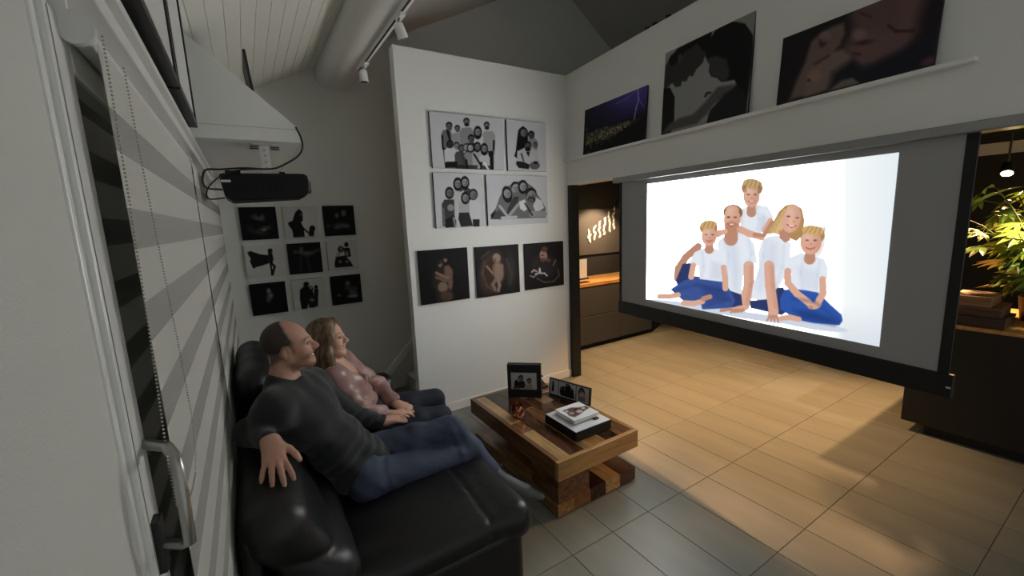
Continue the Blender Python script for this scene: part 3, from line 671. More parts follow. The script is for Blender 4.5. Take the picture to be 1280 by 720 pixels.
P.poly([(140, 660), (180, 540), (240, 400), (280, 250), (340, 195), (420, 150), (490, 128), (500, 200), (470, 280), (420, 340), (300, 400), (340, 600)], (118, 98, 92), 1, 14); P.ell(360, 250, 26, 40, (70, 44, 44), 20, 1, 12); P.ell(370, 220, 34, 36, (142, 116, 108), 0, 0.8, 14); P.poly([(300, 400), (420, 325), (490, 310), (560, 380), (500, 470), (400, 590), (240, 640), (250, 500)], (128, 108, 100), 1, 14); P.path([(310, 410), (400, 350)], 7, (86, 58, 56), 1, 8); P.ell(310, 490, 44, 36, (156, 120, 112), 0, 0.7, 16); P.ell(270, 520, 12, 10, (80, 56, 50), 0, 1, 6)
P.poly([(430, 470), (560, 380), (620, 450), (860, 330), (1000, 220), (1100, 200), (1082, 436), (600, 560), (400, 600)], (36, 36, 44), 1, 30); P.poly([(400, 600), (480, 530), (560, 510), (610, 550)], (120, 110, 100), 1, 10); P.path([(410, 590), (500, 520)], 4, (70, 64, 60), 1, 4); P.ell(1050, 410, 50, 26, (96, 70, 74), -25, 1, 14)
ledgepic('large dim canvas of a newborn face and fist', 2.236, 2.930, 2.765, P, 0.03)
# ================================================================== implicit surfaces (soft furnishings and people)
def _n(v): v = np.asarray(v, float); return v / (np.linalg.norm(v) + 1e-12)
class Sdf:
    def __init__(s): s.p = []; s.disp = None
    def rc(s, a, b, r0, r1=None, k=0.02, sub=False):
        a, b = np.array(a, float), np.array(b, float); r1 = r0 if r1 is None else r1
        ab = b - a; L2 = ab @ ab + 1e-12
        def f(p):
            w_ = p - a; t = np.clip(w_ @ ab / L2, 0, 1)
            return np.linalg.norm(w_ - t[:, None] * ab, axis=1) - (r0 + (r1 - r0) * t)
        s.p.append((f, (a + b) / 2, math.sqrt(L2) / 2 + max(r0, r1), k, sub)); return s
    def ell(s, c, r, R=None, k=0.02, sub=False):
        c, r = np.array(c, float), np.array(r, float); R = np.eye(3) if R is None else np.array(R, float)
        def f(p):
            q = (p - c) @ R.T
            k0 = np.linalg.norm(q / r, axis=1); k1 = np.linalg.norm(q / (r * r), axis=1) + 1e-9
            return k0 * (k0 - 1) / k1
        s.p.append((f, c, r.max(), k, sub)); return s
    def rbox(s, c, h, r, R=None, k=0.02, sub=False):
        c, h = np.array(c, float), np.array(h, float) - r; R = np.eye(3) if R is None else np.array(R, float)
        def f(p):
            q = np.abs((p - c) @ R.T) - h
            return np.linalg.norm(np.maximum(q, 0), axis=1) + np.minimum(q.max(axis=1), 0) - r
        s.p.append((f, c, np.linalg.norm(h) + r, k, sub)); return s
    def fn(s, f, c, rad, k=0.02, sub=False):
        s.p.append((f, np.array(c, float), rad, k, sub)); return s
    def ev(s, p, prims=None):
        d = np.full(len(p), 1e3)
        for f, c, rad, k, sub in (prims if prims is not None else s.p):
            e = f(p)
            if sub:
                h = np.maximum(k - np.abs(d + e), 0) / k if k else 0
                d = np.maximum(d, -e) + h * h * k / 4
            else:
                h = np.maximum(k - np.abs(d - e), 0) / k if k else 0
                d = np.minimum(d, e) - h * h * k / 4
        if s.disp is not None: d = d + s.disp(p)
        return d
    def mesh(s, h, B=12):
        lo = np.min([c - r for _, c, r, k, sub in s.p if not sub], axis=0) - 3 * h
        hi = np.max([c + r for _, c, r, k, sub in s.p if not sub], axis=0) + 3 * h
        nb = np.ceil((hi - lo) / (h * B)).astype(int)
        n = nb * B + 1
        D = np.full(n, 1.0, np.float32)
        loc = np.stack(np.meshgrid(*[np.arange(B + 1) * h] * 3, indexing='ij'), -1).reshape(-1, 3)
        half = B * h / 2; br = half * math.sqrt(3)
        C = np.array([c for _, c, _, _, _ in s.p]); Rr = np.array([r for _, _, r, _, _ in s.p]); K = np.array([k for *_, k, _ in s.p])
        idx = np.stack(np.meshgrid(*[np.arange(v) for v in nb], indexing='ij'), -1).reshape(-1, 3)
        cen = lo + (idx + 0.5) * B * h
        dc = s.ev(cen)
        for (i, j, k), ce_, d0 in zip(idx, cen, dc):
            if abs(d0) > br * 1.35 + 0.012:
                if d0 < 0: D[i*B:i*B+B+1, j*B:j*B+B+1, k*B:k*B+B+1] = -1.0
                continue
            near = np.linalg.norm(C - ce_, axis=1) - Rr < br * 1.35 + K + 0.03
            sub = [s.p[q] for q in np.nonzero(near)[0]]
            if not sub: continue
            D[i*B:i*B+B+1, j*B:j*B+B+1, k*B:k*B+B+1] = s.ev(loc + (ce_ - half), sub).reshape(B + 1, B + 1, B + 1)
        return nets(D, lo, h)

def nets(D, lo, h):
    S = D < 0
    cnt = np.zeros(tuple(np.array(D.shape) - 1), np.int8)
    cs_ = [(a, b, c) for a in (0, 1) for b in (0, 1) for c in (0, 1)]
    sl = lambda A, o: A[o[0]:A.shape[0]-1+o[0], o[1]:A.shape[1]-1+o[1], o[2]:A.shape[2]-1+o[2]]
    for o in cs_: cnt += sl(S, o)
    act = (cnt > 0) & (cnt < 8)
    ijk = np.argwhere(act); n = len(ijk)
    idx = np.full(act.shape, -1, np.int32); idx[act] = np.arange(n)
    acc = np.zeros((n, 3)); num = np.zeros(n)
    dv = {o: D[ijk[:, 0]+o[0], ijk[:, 1]+o[1], ijk[:, 2]+o[2]].astype(float) for o in cs_}
    for o in cs_:
        for ax in range(3):
            if o[ax]: continue
            o2 = list(o); o2[ax] = 1; o2 = tuple(o2)
            a, b = dv[o], dv[o2]; m = (a < 0) != (b < 0)
            t = np.where(m, a / np.where(m, a - b, 1), 0)
            p = np.array(o, float)[None].repeat(n, 0); p[:, ax] = t
            acc[m] += p[m]; num[m] += 1
    V = lo + (ijk + acc / num[:, None]) * h
    F = []
    for ax in range(3):
        b, c = (ax + 1) % 3, (ax + 2) % 3
        sa = [slice(None)] * 3; sb = [slice(None)] * 3
        sa[ax] = slice(0, -1); sb[ax] = slice(1, None)
        for q in (b, c): sa[q] = slice(1, -1); sb[q] = slice(1, -1)
        A, Bq = S[tuple(sa)], S[tuple(sb)]
        e = np.argwhere(A != Bq); neg = A[A != Bq]
        e = e + 1; e[:, ax] -= 1
        def at(db, dc_):
            g_ = e.copy(); g_[:, b] += db; g_[:, c] += dc_
            return idx[g_[:, 0], g_[:, 1], g_[:, 2]]
        q4 = np.stack([at(-1, -1), at(0, -1), at(0, 0), at(-1, 0)], 1)
        q4[~neg] = q4[~neg][:, ::-1]
        F.append(q4)
    return V, np.concatenate(F)

def np_mesh(name, V, F, m, parent=None, ink=None, relax=1):
    for _ in range(relax):                                # light smoothing of the lattice
        acc = np.zeros_like(V); cn = np.zeros(len(V))
        for a, b in ((0, 1), (1, 2), (2, 3), (3, 0)):
            np.add.at(acc, F[:, a], V[F[:, b]]); np.add.at(cn, F[:, a], 1)
            np.add.at(acc, F[:, b], V[F[:, a]]); np.add.at(cn, F[:, b], 1)
        V = 0.5 * V + 0.5 * acc / np.maximum(cn, 1)[:, None]
    me = bpy.data.meshes.new(name)
    me.vertices.add(len(V)); me.vertices.foreach_set('co', V.reshape(-1).astype(np.float32))
    me.loops.add(F.size); me.loops.foreach_set('vertex_index', F.reshape(-1).astype(np.int32))
    me.polygons.add(len(F)); me.polygons.foreach_set('loop_start', np.arange(0, F.size, 4, dtype=np.int32))
    me.polygons.foreach_set('use_smooth', np.ones(len(F), bool))
    me.update(calc_edges=True)
    if ink is not None:
        at = me.attributes.new('ink', 'FLOAT_COLOR', 'POINT')
        c = np.ones((len(V), 4)); c[:, :3] = ink(V) if callable(ink) else ink
        at.data.foreach_set('color', c.reshape(-1).astype(np.float32))
    me.materials.append(m)
    return link(name, me, parent)

# ================================================================== roller blinds
sheer = bpy.data.materials.new('blind_sheer_band'); sheer.use_nodes = True
nt = sheer.node_tree; pb = nt.nodes['Principled BSDF']; pb.inputs['Base Color'].default_value = srgb(176, 176, 170); pb.inputs['Roughness'].default_value = 0.9
tr = nt.nodes.new('ShaderNodeBsdfTransparent'); mx = nt.nodes.new('ShaderNodeMixShader'); mx.inputs[0].default_value = 0.70
nt.links.new(tr.outputs[0], mx.inputs[1]); nt.links.new(pb.outputs[0], mx.inputs[2]); nt.links.new(mx.outputs[0], nt.nodes['Material Output'].inputs[0])
def blind(y0, y1, label, chain):
    t = thing('roller_blind', label, 'blind', (-0.17, (y0 + y1) / 2, 0.1))
    smooth_angle(MB().tube([(-0.172, y0 + 0.012, 2.098), (-0.172, y1 - 0.012, 2.098)], 0.016, 18).build('roller_tube', 'pvc', t))
    for y in (y0, y1 - 0.012):
        smooth_angle(MB().tube([(-0.172, y, 2.098), (-0.172, y + 0.012, 2.098)], 0.023, 18).box((-0.197, y + 0.002, 2.085), (-0.176, y + 0.010, 2.164)).build('bracket', 'alu', t))
    z = 2.085; k = 0; o1 = o2 = None
    while z > 0.16:
        for hh, nm, m in ((0.088, 'opaque_band', 'band'), (0.066, 'sheer_band', sheer)):
            src = o1 if nm == 'opaque_band' else o2
            if src is None:
                o = MB().box((-0.1535, y0 + 0.02, -hh), (-0.1525, y1 - 0.02, 0)).build(nm, m, t)
                o.location = (0, 0, z)
                if nm == 'opaque_band': o1 = o
                else: o2 = o
            else:
                o = src.copy(); COL.objects.link(o); o.location = (0, 0, z)
            z -= hh
    MB().box((-0.160, y0 + 0.018, z - 0.03), (-0.146, y1 - 0.018, z + 0.002)).build('bottom_rail', 'pvc', t, bevel=0.004)
    if chain:
        pts = [(0.95, 2.10), (0.930, 1.86), (0.895, 1.62), (0.862, 1.44), (0.868, 1.36), (0.90, 1.33), (0.95, 1.315), (1.02, 1.30), (1.09, 1.30), (1.14, 1.33), (1.165, 1.40), (1.16, 1.52), (1.13, 1.72), (1.10, 1.90), (1.08, 2.10)]
        pts = [Vector((-0.147, y - 0.035, z_)) for y, z_ in pts]
        ic = [(0, 0, 1), (0, 0, -1), (1, 0, 0), (-1, 0, 0), (0, 1, 0), (0, -1, 0)]
        fc = [(0, 2, 4), (0, 4, 3), (0, 3, 5), (0, 5, 2), (1, 4, 2), (1, 3, 4), (1, 5, 3), (1, 2, 5)]
        mb = MB(); L = [0]
        for a, b in zip(pts[:-1], pts[1:]): L.append(L[-1] + (b - a).length)
        s_ = 0
        while s_ < L[-1]:
            i = max(q for q in range(len(L)) if L[q] <= s_); i = min(i, len(pts) - 2)
            p = pts[i].lerp(pts[i + 1], (s_ - L[i]) / (L[i + 1] - L[i]))
            mb.add([p + Vector(v) * 0.0022 for v in ic], fc); s_ += 0.0062
        o = mb.build('bead_chain', mat('bead_chain_plastic', (170, 168, 158), 0.5), t, smooth=True); o['kind'] = 'stuff'
blind(0.885, 2.235, 'white striped day-and-night roller blind with a bead chain, by the window handle', True)
blind(2.255, 4.36, 'white striped day-and-night roller blind without visible chain, behind the sofa', False)

# ================================================================== framed pictures on the pelmet ledge
def ledge_frame(y0, y1, zt, label):
    t = thing('framed_picture', label, 'picture', (-0.155, (y0 + y1) / 2, 2.252))
    x0, x1, b = -0.199, -0.118, 0.026
    MB().box((x0, y0, 2.252), (x1, y1, 2.252 + b)).box((x0, y0, zt - b), (x1, y1, zt)).box((x0, y0, 2.252 + b), (x1, y0 + b, zt - b)).box((x0, y1 - b, 2.252 + b), (x1, y1, zt - b)).build('frame', 'blackmetal', t, bevel=0.001)
    MB().box((x0 + 0.004, y0 + b, 2.252 + b), (x1 - 0.006, y1 - b, zt - b)).build('mount', mat('picture_mount', (206, 206, 202), 0.5), t)
ledge_frame(0.62, 1.745, 2.80, 'long black-framed picture hanging over the pelmet above the window handle')
ledge_frame(1.765, 2.37, 2.78, 'shorter black-framed picture hanging over the pelmet, next to the boxed ceiling corner')
t = thing('framed_picture', 'thin black-framed picture propped on the boxed ceiling corner', 'picture', (0.14, 3.0, 2.452))
fm = Matrix.Translation((0.141, 2.86, 2.452)) @ Matrix.Rotation(math.radians(-4.5), 4, 'Y')
MB(fm).box((-0.007, 0, 0), (0.007, 0.34, 0.014)).box((-0.007, 0, 0.31), (0.007, 0.34, 0.325)).box((-0.007, 0, 0.014), (0.007, 0.014, 0.31)).box((-0.007, 0.326, 0.014), (0.007, 0.34, 0.31)).build('frame', 'blackmetal', t)
MB(fm).box((-0.004, 0.014, 0.014), (0.004, 0.326, 0.31)).build('panel', 'canvas_light', t)

# ================================================================== projector
t = thing('projector', 'black ceiling projector hung under the boxed ceiling corner', 'projector', (0.12, 2.66, 1.95))
pm = mat('projector_plastic', (8, 8, 9), 0.5, spec=0.25)
MB().prism([(-0.072, 2.068), (-0.060, 2.078), (0.300, 2.082), (0.318, 2.072), (0.322, 2.050), (0.318, 1.985), (0.296, 1.962), (-0.030, 1.945), (-0.058, 1.965)], 'y', 2.52, 2.80).build('body', pm, t, bevel=0.006)
smooth_angle(MB().tube([(0.321, 2.60, 2.02), (0.336, 2.60, 2.02)], 0.036, 24).build('lens', 'glassdark', t))
MB().box((-0.066, 2.517, 2.035), (-0.026, 2.5195, 2.046)).build('label_plate', 'alu', t)
for k in range(7):
    MB().box((0.02 + 0.03 * k, 2.516, 1.985), (0.04 + 0.03 * k, 2.5195, 2.05)).build('vent_slat', pm, t)
MB().box((-0.045, 2.53, 2.079), (0.02, 2.60, 2.092)).build('top_ridge', pm, t); MB().box((0.19, 2.53, 2.081), (0.215, 2.56, 2.090)).build('top_button', pm, t)
mk = thing('projector_bracket', 'perforated white metal bracket between projector and ceiling box', 'bracket', (0.14, 2.62, 2.09))
MB().box((0.085, 2.57, 2.228), (0.20, 2.72, 2.2345)).build('ceiling_plate', 'alu', mk, bevel=0.001)
MB().box((0.116, 2.60, 2.16), (0.160, 2.604, 2.228)).box((0.118, 2.606, 2.083), (0.162, 2.610, 2.17)).build('arm', 'alu', mk, bevel=0.001)
for z in (2.205, 2.178, 2.145, 2.115):
    smooth_angle(MB().tube([(0.139, 2.594, z), (0.139, 2.600 if z > 2.165 else 2.606, z)], 0.006, 10).build('bolt', 'steel', mk))
for a_, b_ in ((0.075, 0.112), (0.166, 0.205)):
    for z_ in (2.204, 2.214):
        MB().box((a_, 2.565, z_), (b_, 2.575, z_ + 0.005)).build('slot', 'blackmetal', mk)
def cable(pts, r, label):
    # smooth the path
    P_ = [Vector(p) for p in pts]
    for _ in range(3):
        Q = [P_[0]]
        for a, b in zip(P_[:-1], P_[1:]): Q += [a.lerp(b, 0.25), a.lerp(b, 0.75)]
        P_ = Q + [P_[-1]]
    o = MB().tube(P_, r, 8).build('cable', 'black', None, smooth=True)
    tag(o, label, 'cable', None)
cable([(0.286, 2.492, 2.31), (0.306, 2.49, 2.262), (0.310, 2.488, 2.21), (0.285, 2.487, 2.165), (0.215, 2.487, 2.121), (0.155, 2.487, 2.094), (0.037, 2.49, 2.102), (-0.063, 2.49, 2.090), (-0.115, 2.49, 2.092), (-0.128, 2.49, 2.077), (-0.138, 2.49, 2.037), (-0.132, 2.495, 2.008), (-0.114, 2.52, 2.002), (-0.067, 2.55, 2.002)], 0.0045, 'thick black cable looping from the projector up over the ceiling box')
cable([(0.155, 2.505, 2.100), (0.018, 2.505, 2.095), (-0.049, 2.505, 2.074), (-0.105, 2.50, 2.028), (-0.130, 2.50, 1.988), (-0.130, 2.51, 1.958), (-0.111, 2.53, 1.953), (-0.061, 2.56, 1.963)], 0.0035, 'thin black cable looped behind the projector plug')

# ================================================================== track lights on the purlin
t = thing('track_rail', 'white lighting track with a dark slot under the purlin', 'track', (0.955, 3.0, 3.06))
MB().box((0.938, 1.6, 3.052), (0.978, 3.80, 3.0795)).build('rail', 'white', t, bevel=0.002)
MB().box((0.945, 1.62, 3.050), (0.958, 3.78, 3.0515)).build('slot', 'black', t)
def track_spot(y, tilt, label):
    t = thing('track_spotlight', label, 'lamp', (0.955, y, 3.05), 'white spotlights on the track')
    MB().box((0.941, y - 0.05, 3.032), (0.975, y + 0.05, 3.0495)).build('adapter', 'white', t, bevel=0.003)
    smooth_angle(MB().tube([(0.95, y, 3.033), (0.940, y, 3.015), (0.940, y, 2.992)], 0.006, 8).build('stem', 'steel', t))
    c = Vector((0.940, y, 2.992)); d = Vector(tilt).normalized()
    smooth_angle(MB().tube([c - d * 0.012, c, c + d * 0.075], [0.024, 0.030, 0.033], 20).build('shade', 'white', t))
    smooth_angle(MB().tube([c + d * 0.0752, c + d * 0.077], 0.028, 20).build('lens', 'blackmetal', t))
track_spot(3.60, (0.02, 0.02, -1), 'white track spotlight pointing straight down, last on the track before the gable wall')
track_spot(2.70, (0.45, 0.2, -1), 'tilted white track spotlight in the middle of the track')
track_spot(2.10, (0.4, 0.3, -1), 'tilted white track spotlight on the purlin beside the roof boards')
for k, a in enumerate((1.12, 1.20, 1.335)):
    t = thing('clamp_spotlight', 'small black spotlight on top of the screen wall, %s from the partition corner' % ('first', 'second', 'third')[k], 'lamp', tuple(SW @ Vector((a, 0.05, 3.236))), 'black spotlights on the wall top')
    smooth_angle(MB(SW).tube([(a, 0.03, 3.236), (a, 0.03, 3.262)], 0.022, 14).build('housing', 'black', t))
    MB(SW).box((a - 0.012, 0.05, 3.236), (a + 0.012, 0.10, 3.25)).build('clamp', 'black', t)

# ================================================================== coffee table
WD = [wood_mat('sheesham_dark', (40, 22, 13), (84, 48, 26), 0.16, 1), wood_mat('sheesham_mid', (72, 45, 27), (124, 84, 50), 0.16, 1), wood_mat('sheesham_light', (126, 92, 54), (182, 144, 92), 0.18, 1)]
WX = [wood_mat('sheesham_cross_%d' % k, d_, l_, 0.2, 0) for k, (d_, l_) in enumerate((((40, 22, 13), (84, 48, 26)), ((72, 45, 27), (124, 84, 50)), ((120, 82, 44), (176, 134, 80))))]
tb = thing('coffee_table', 'low patchwork hardwood coffee table with thick top and floor slab', 'table', (1.72, 2.37, 0))
X0, X1, Y0, Y1, ZT = 1.385, 2.060, 1.805, 2.940, 0.385
random.seed(4)
xs = [X0 + 0.03, 1.50, 1.615, 1.71, 1.80, 1.91, X1 - 0.03]
tones = [2, 1, 2, 0, 1, 0, 2, 1, 0, 2, 1, 2, 0, 1, 2, 1, 0, 1, 2]
ti = 0
for a, b in zip(xs[:-1], xs[1:]):
    ys = [Y0 + 0.03] + sorted(Y0 + 0.03 + (Y1 - Y0 - 0.06) * f for f in random.sample([0.22, 0.36, 0.5, 0.63, 0.78], 2)) + [Y1 - 0.03]
    for c, d in zip(ys[:-1], ys[1:]):
        MB().box((a + 0.0006, c + 0.0006, ZT - 0.03), (b - 0.0006, d - 0.0006, ZT - 0.0005 * (ti % 2))).build('plank', WD[tones[ti % len(tones)]], tb, bevel=0.001, seg=1); ti += 1
EZ = 0.265
for bx_, w_ in (((X0, Y0, EZ, X1, Y0 + 0.03, ZT), 2), ((X0, Y1 - 0.03, EZ, X1, Y1, ZT), 1), ((X0, Y0 + 0.03, EZ, X0 + 0.03, Y1 - 0.03, ZT), 1), ((X1 - 0.03, Y0 + 0.03, EZ, X1, Y1 - 0.03, ZT), 2)):
    MB().box(bx_[:3], bx_[3:]).build('edge_board', (WX if bx_[3] - bx_[0] > 0.3 else WD)[w_], tb, bevel=0.002)
MB().box((X0 + 0.03, Y0 + 0.03, EZ), (X1 - 0.03, Y1 - 0.03, ZT - 0.031)).build('under_panel', WD[0], tb)
lx = [X0 + 0.012, 1.53, 1.66, 1.79, 1.92, X1 + 0.005]
for k, (a, b) in enumerate(zip(lx[:-1], lx[1:])):
    MB().box((a + 0.0006, Y0 + 0.025, 0.012), (b - 0.0006, Y1 - 0.03, 0.100 - 0.0006 * (k % 2))).build('base_plank', WD[(2, 1, 0, 2, 1)[k]], tb, bevel=0.001, seg=1)
MB().box((X0 + 0.02, Y0 + 0.04, 0.0), (X1 - 0.01, Y1 - 0.05, 0.0115)).build('plinth', WD[0], tb)
MB().box((X0 + 0.012, Y0 + 0.02, 0.1005), (1.53, Y0 + 0.30, EZ - 0.0005)).box((1.5305, Y0 + 0.022, 0.1005), (1.645, Y0 + 0.30, EZ - 0.0005)).build('pedestal', WD[1], tb, bevel=0.002)
MB().box((1.79, Y1 - 0.33, 0.1005), (X1 - 0.01, Y1 - 0.03, EZ - 0.0005)).build('pedestal', WD[0], tb, bevel=0.002)
MB().box((1.645, Y0 + 0.05, 0.1005), (1.672, Y0 + 0.07, EZ - 0.0005)).build('strut', WD[0], tb)

# things on the table
def on_table_frame(name, label, a, b, h_, depth, border, sheets, m, lean=0.0):
    a, b = Vector((*a, ZT + 0.0008)), Vector((*b, ZT + 0.0008)); rt = (b - a).normalized(); L = (b - a).length
    nr0 = rt.cross(Vector((0, 0, 1)))
    up = (Vector((0, 0, 1)) - nr0 * lean).normalized(); nr = rt.cross(up)
    Mx = Matrix([[rt.x, -nr.x, up.x, a.x], [rt.y, -nr.y, up.y, a.y], [rt.z, -nr.z, up.z, a.z + lean * 0.0], [0, 0, 0, 1]])
    t = thing(name, label, 'photo frame', tuple((a + b) / 2))
    MB(Mx).box((0, 0.0, 0), (L, depth, h_)).build('body', m, t, bevel=0.0015)
    for (u0, u1, v0, v1), P in sheets:
        tl = Mx @ Vector((L * u0, -0.0012, h_ * v1))
        P.sheet('photo', tl, rt, up, L * (u1 - u0), h_ * (v1 - v0), t, MT['gloss_print'])
    return t, Mx, L
P = Paint(60, 44, [(80, 124), (276, 146), (278, 278), (84, 254)], (176, 176, 176))
P.ell(122, 218, 16, 34, (30, 30, 30)); P.head(155, 180, 22, (110, 104, 100), (24, 24, 24)); P.poly([(135, 200), (180, 200), (205, 262), (130, 250)], (44, 42, 42)); P.head(219, 206, 19, (120, 112, 106), (30, 28, 28)); P.poly([(185, 235), (240, 230), (246, 270), (180, 262)], (150, 140, 132)); P.poly([(100, 240), (140, 230), (150, 258), (96, 252)], (60, 56, 54))
on_table_frame('box_picture', 'deep square black photo frame with a wide photo of three people', (1.647, 2.782), (1.849, 2.603), 0.272, 0.055, 0.03, [((0.11, 0.87, 0.25, 0.76), P)], MT['black'])
S3 = []
P = Paint(30, 44, [(392, 182), (458, 212), (446, 342), (378, 312)], (178, 178, 178)); P.poly([(412, 210), (420, 245), (416, 300), (394, 296), (400, 250)], (34, 34, 34)); P.ell(413, 222, 9, 14, (60, 58, 56)); S3.append(((0.03, 0.235, 0.06, 0.94), P))
P = Paint(50, 44, [(464, 216), (592, 264), (582, 386), (450, 342)], (180, 180, 180)); P.poly([(462, 310), (470, 270), (490, 262), (510, 270), (520, 244), (540, 250), (556, 282), (572, 300), (574, 376), (470, 340)], (30, 30, 30)); P.ell(526, 256, 9, 12, (80, 76, 74)); P.ell(478, 280, 8, 11, (80, 76, 74)); P.ell(556, 296, 8, 11, (80, 76, 74)); P.ell(505, 290, 7, 10, (90, 86, 84)); S3.append(((0.25, 0.665, 0.06, 0.94), P))
P = Paint(36, 44, [(600, 268), (704, 300), (692, 414), (590, 388)], (178, 178, 178)); P.ell(640, 326, 27, 42, (40, 38, 38)); P.ell(641, 342, 21, 30, (170, 166, 162)); P.ell(638, 312, 12, 14, (90, 86, 84)); P.poly([(612, 350), (670, 362), (664, 398), (612, 386)], (120, 116, 112)); S3.append(((0.68, 0.97, 0.06, 0.94), P))
t, Mx, L = on_table_frame('triple_picture', 'long low black frame with three monochrome photos side by side', (1.946, 2.635), (2.050, 2.262), 0.135, 0.018, 0.01, S3, MT['black'], 0.12)
MB(Mx).box((L * 0.45, 0.018, 0.0), (L * 0.55, 0.020, 0.09)).build('back_stand', 'black', t)
t = thing('album_stand', 'dark angled album stand behind the two black photo frames', 'stand', (1.96, 2.80, ZT + 0.001))
MB().prism([(2.74, ZT + 0.001), (2.92, ZT + 0.001), (2.92, ZT + 0.075), (2.90, ZT + 0.075), (2.77, ZT + 0.02), (2.74, ZT + 0.02)], 'x', 1.90, 2.02).build('wedge', 'black', t, bevel=0.002)
MB().box((1.905, 2.80, ZT + 0.078), (2.015, 2.92, ZT + 0.088)).build('lid', 'blackmetal', t, bevel=0.002)

t = thing('gift_box', 'flat black presentation box with a grey-white lid', 'box', (1.78, 2.085, ZT))
MB().box((1.625, 1.922, ZT + 0.0008), (1.932, 2.252, ZT + 0.064)).build('box_body', 'black', t, bevel=0.002)
MB().box((1.629, 1.926, ZT + 0.0642), (1.928, 2.248, ZT + 0.0655)).build('lid', mat('box_lid_paper', (206, 208, 210), 0.35), t)
MB().box((1.835, 1.975, ZT + 0.066), (1.872, 2.005, ZT + 0.074)).build('clasp', 'black', t, bevel=0.001)
t = thing('photo_album', 'small white album with a printed cover, lying on the black presentation box', 'book', (1.787, 2.10, ZT + 0.066))
zz = ZT + 0.0745
MB().box((1.68, 2.000, zz), (1.895, 2.208, zz + 0.004)).build('back_cover', 'white', t, bevel=0.001)
MB().box((1.684, 2.004, zz + 0.004), (1.891, 2.205, zz + 0.021)).build('page_block', mat('paper_edge', (226, 224, 218), 0.7), t)
MB().box((1.68, 2.000, zz + 0.021), (1.895, 2.208, zz + 0.025)).build('front_cover', 'white', t, bevel=0.001)
MB().box((1.70, 2.02, ZT + 0.066), (1.80, 2.18, zz - 0.0002)).build('spacer', 'black', t)
P = Paint(56, 56, [(415, 437), (600, 380), (736, 462), (558, 526)], (226, 225, 224))
P.poly([(470, 450), (540, 425), (600, 425), (650, 415), (676, 430), (640, 450), (600, 480), (560, 500), (520, 490), (500, 465)], (96, 76, 72), 1, 5); P.ell(540, 470, 20, 12, (160, 136, 126)); P.ell(600, 455, 24, 12, (190, 172, 160)); P.ell(575, 440, 14, 8, (60, 48, 48)); P.ell(630, 432, 14, 8, (200, 184, 176)); P.ell(505, 455, 14, 7, (200, 186, 180))
P.sheet('cover_print', (1.682, 2.206, zz + 0.0256), (1, 0, 0), (0, 1, 0), 0.211, 0.204, t, MT['gloss_print'])
# mosaic tea-light glass
mo = bpy.data.materials.new('copper_mosaic'); mo.use_nodes = True; nt = mo.node_tree; pb = nt.nodes['Principled BSDF']
tc = nt.nodes.new('ShaderNodeTexCoord'); vo = nt.nodes.new('ShaderNodeTexVoronoi'); vo.inputs['Scale'].default_value = 62
nt.links.new(tc.outputs['Object'], vo.inputs['Vector'])
r_ = nt.nodes.new('ShaderNodeValToRGB'); sx = nt.nodes.new('ShaderNodeSeparateColor'); nt.links.new(vo.outputs['Color'], sx.inputs[0]); nt.links.new(sx.outputs[0], r_.inputs['Fac'])
for p_, c_ in ((0.0, (60, 20, 12)), (1.0, (245, 190, 160))):
    r_.color_ramp.elements[0 if p_ == 0 else 1].color = srgb(*c_)
e_ = r_.color_ramp.elements.new(0.55); e_.color = srgb(170, 78, 48)
nt.links.new(r_.outputs['Color'], pb.inputs['Base Color']); pb.inputs['Metallic'].default_value = 0.75; pb.inputs['Roughness'].default_value = 0.2
t = thing('tea_light_holder', 'small round copper mosaic tea-light glass', 'candle holder', (1.52, 2.44, ZT))
smooth_angle(MB().lathe([(0.030, 0.0008), (0.040, 0.004), (0.050, 0.03), (0.052, 0.055), (0.047, 0.082), (0.042, 0.095), (0.038, 0.095), (0.043, 0.08), (0.046, 0.055), (0.043, 0.03), (0.03, 0.012)], (1.52, 2.44, ZT), 18).build('glass_bowl', mo, t))
smooth_angle(MB().lathe([(0.019, 0.0125), (0.019, 0.028), (0.004, 0.029)], (1.52, 2.44, ZT), 14).build('candle', 'white', t))

# ================================================================== studio: drawer cabinet, worktop, wall picture
cb = thing('drawer_cabinet', 'low charcoal drawer cabinet under the oak worktop', 'cabinet', (4.1, 4.48, 0))
MB().box((3.05, 4.235, 0.06), (5.10, 4.745, 0.868)).build('carcass', 'cabinet', cb)
MB().box((3.08, 4.27, 0.0), (5.07, 4.74, 0.06)).build('toe_kick', 'black', cb)
for a, b in ((3.05, 4.42), (4.42, 5.10)):
    for c, d in ((0.065, 0.452), (0.462, 0.862)):
        o = MB().box((a + 0.003, 4.215, c), (b - 0.003, 4.2345, d)).build('drawer_front', 'cabinet', cb, bevel=0.002)
        MB().box((a + 0.004, 4.2125, d - 0.012), (b - 0.004, 4.2148, d - 0.002)).build('grip_edge', mat('grip_edge_metal', (92, 90, 88), 0.4), o)
tag(MB().box((3.05, 4.205, 0.869), (5.12, 4.747, 0.912)).build('worktop', 'oak', None, bevel=0.002), 'oak worktop lying on the charcoal drawer cabinet', 'worktop')
t = thing('wall_panel_art', 'dark wall panel with a flight of white leaf-shaped ornaments', 'picture', (4.52, 4.73, 1.23))
MB().box((4.10, 4.722, 1.235), (4.94, 4.7495, 1.90)).build('panel', mat('panel_brown', (86, 78, 72), 0.7), t, bevel=0.002)
lv = [(0, 0), (0.018, 0.03), (0.0, 0.07), (-0.018, 0.03)]
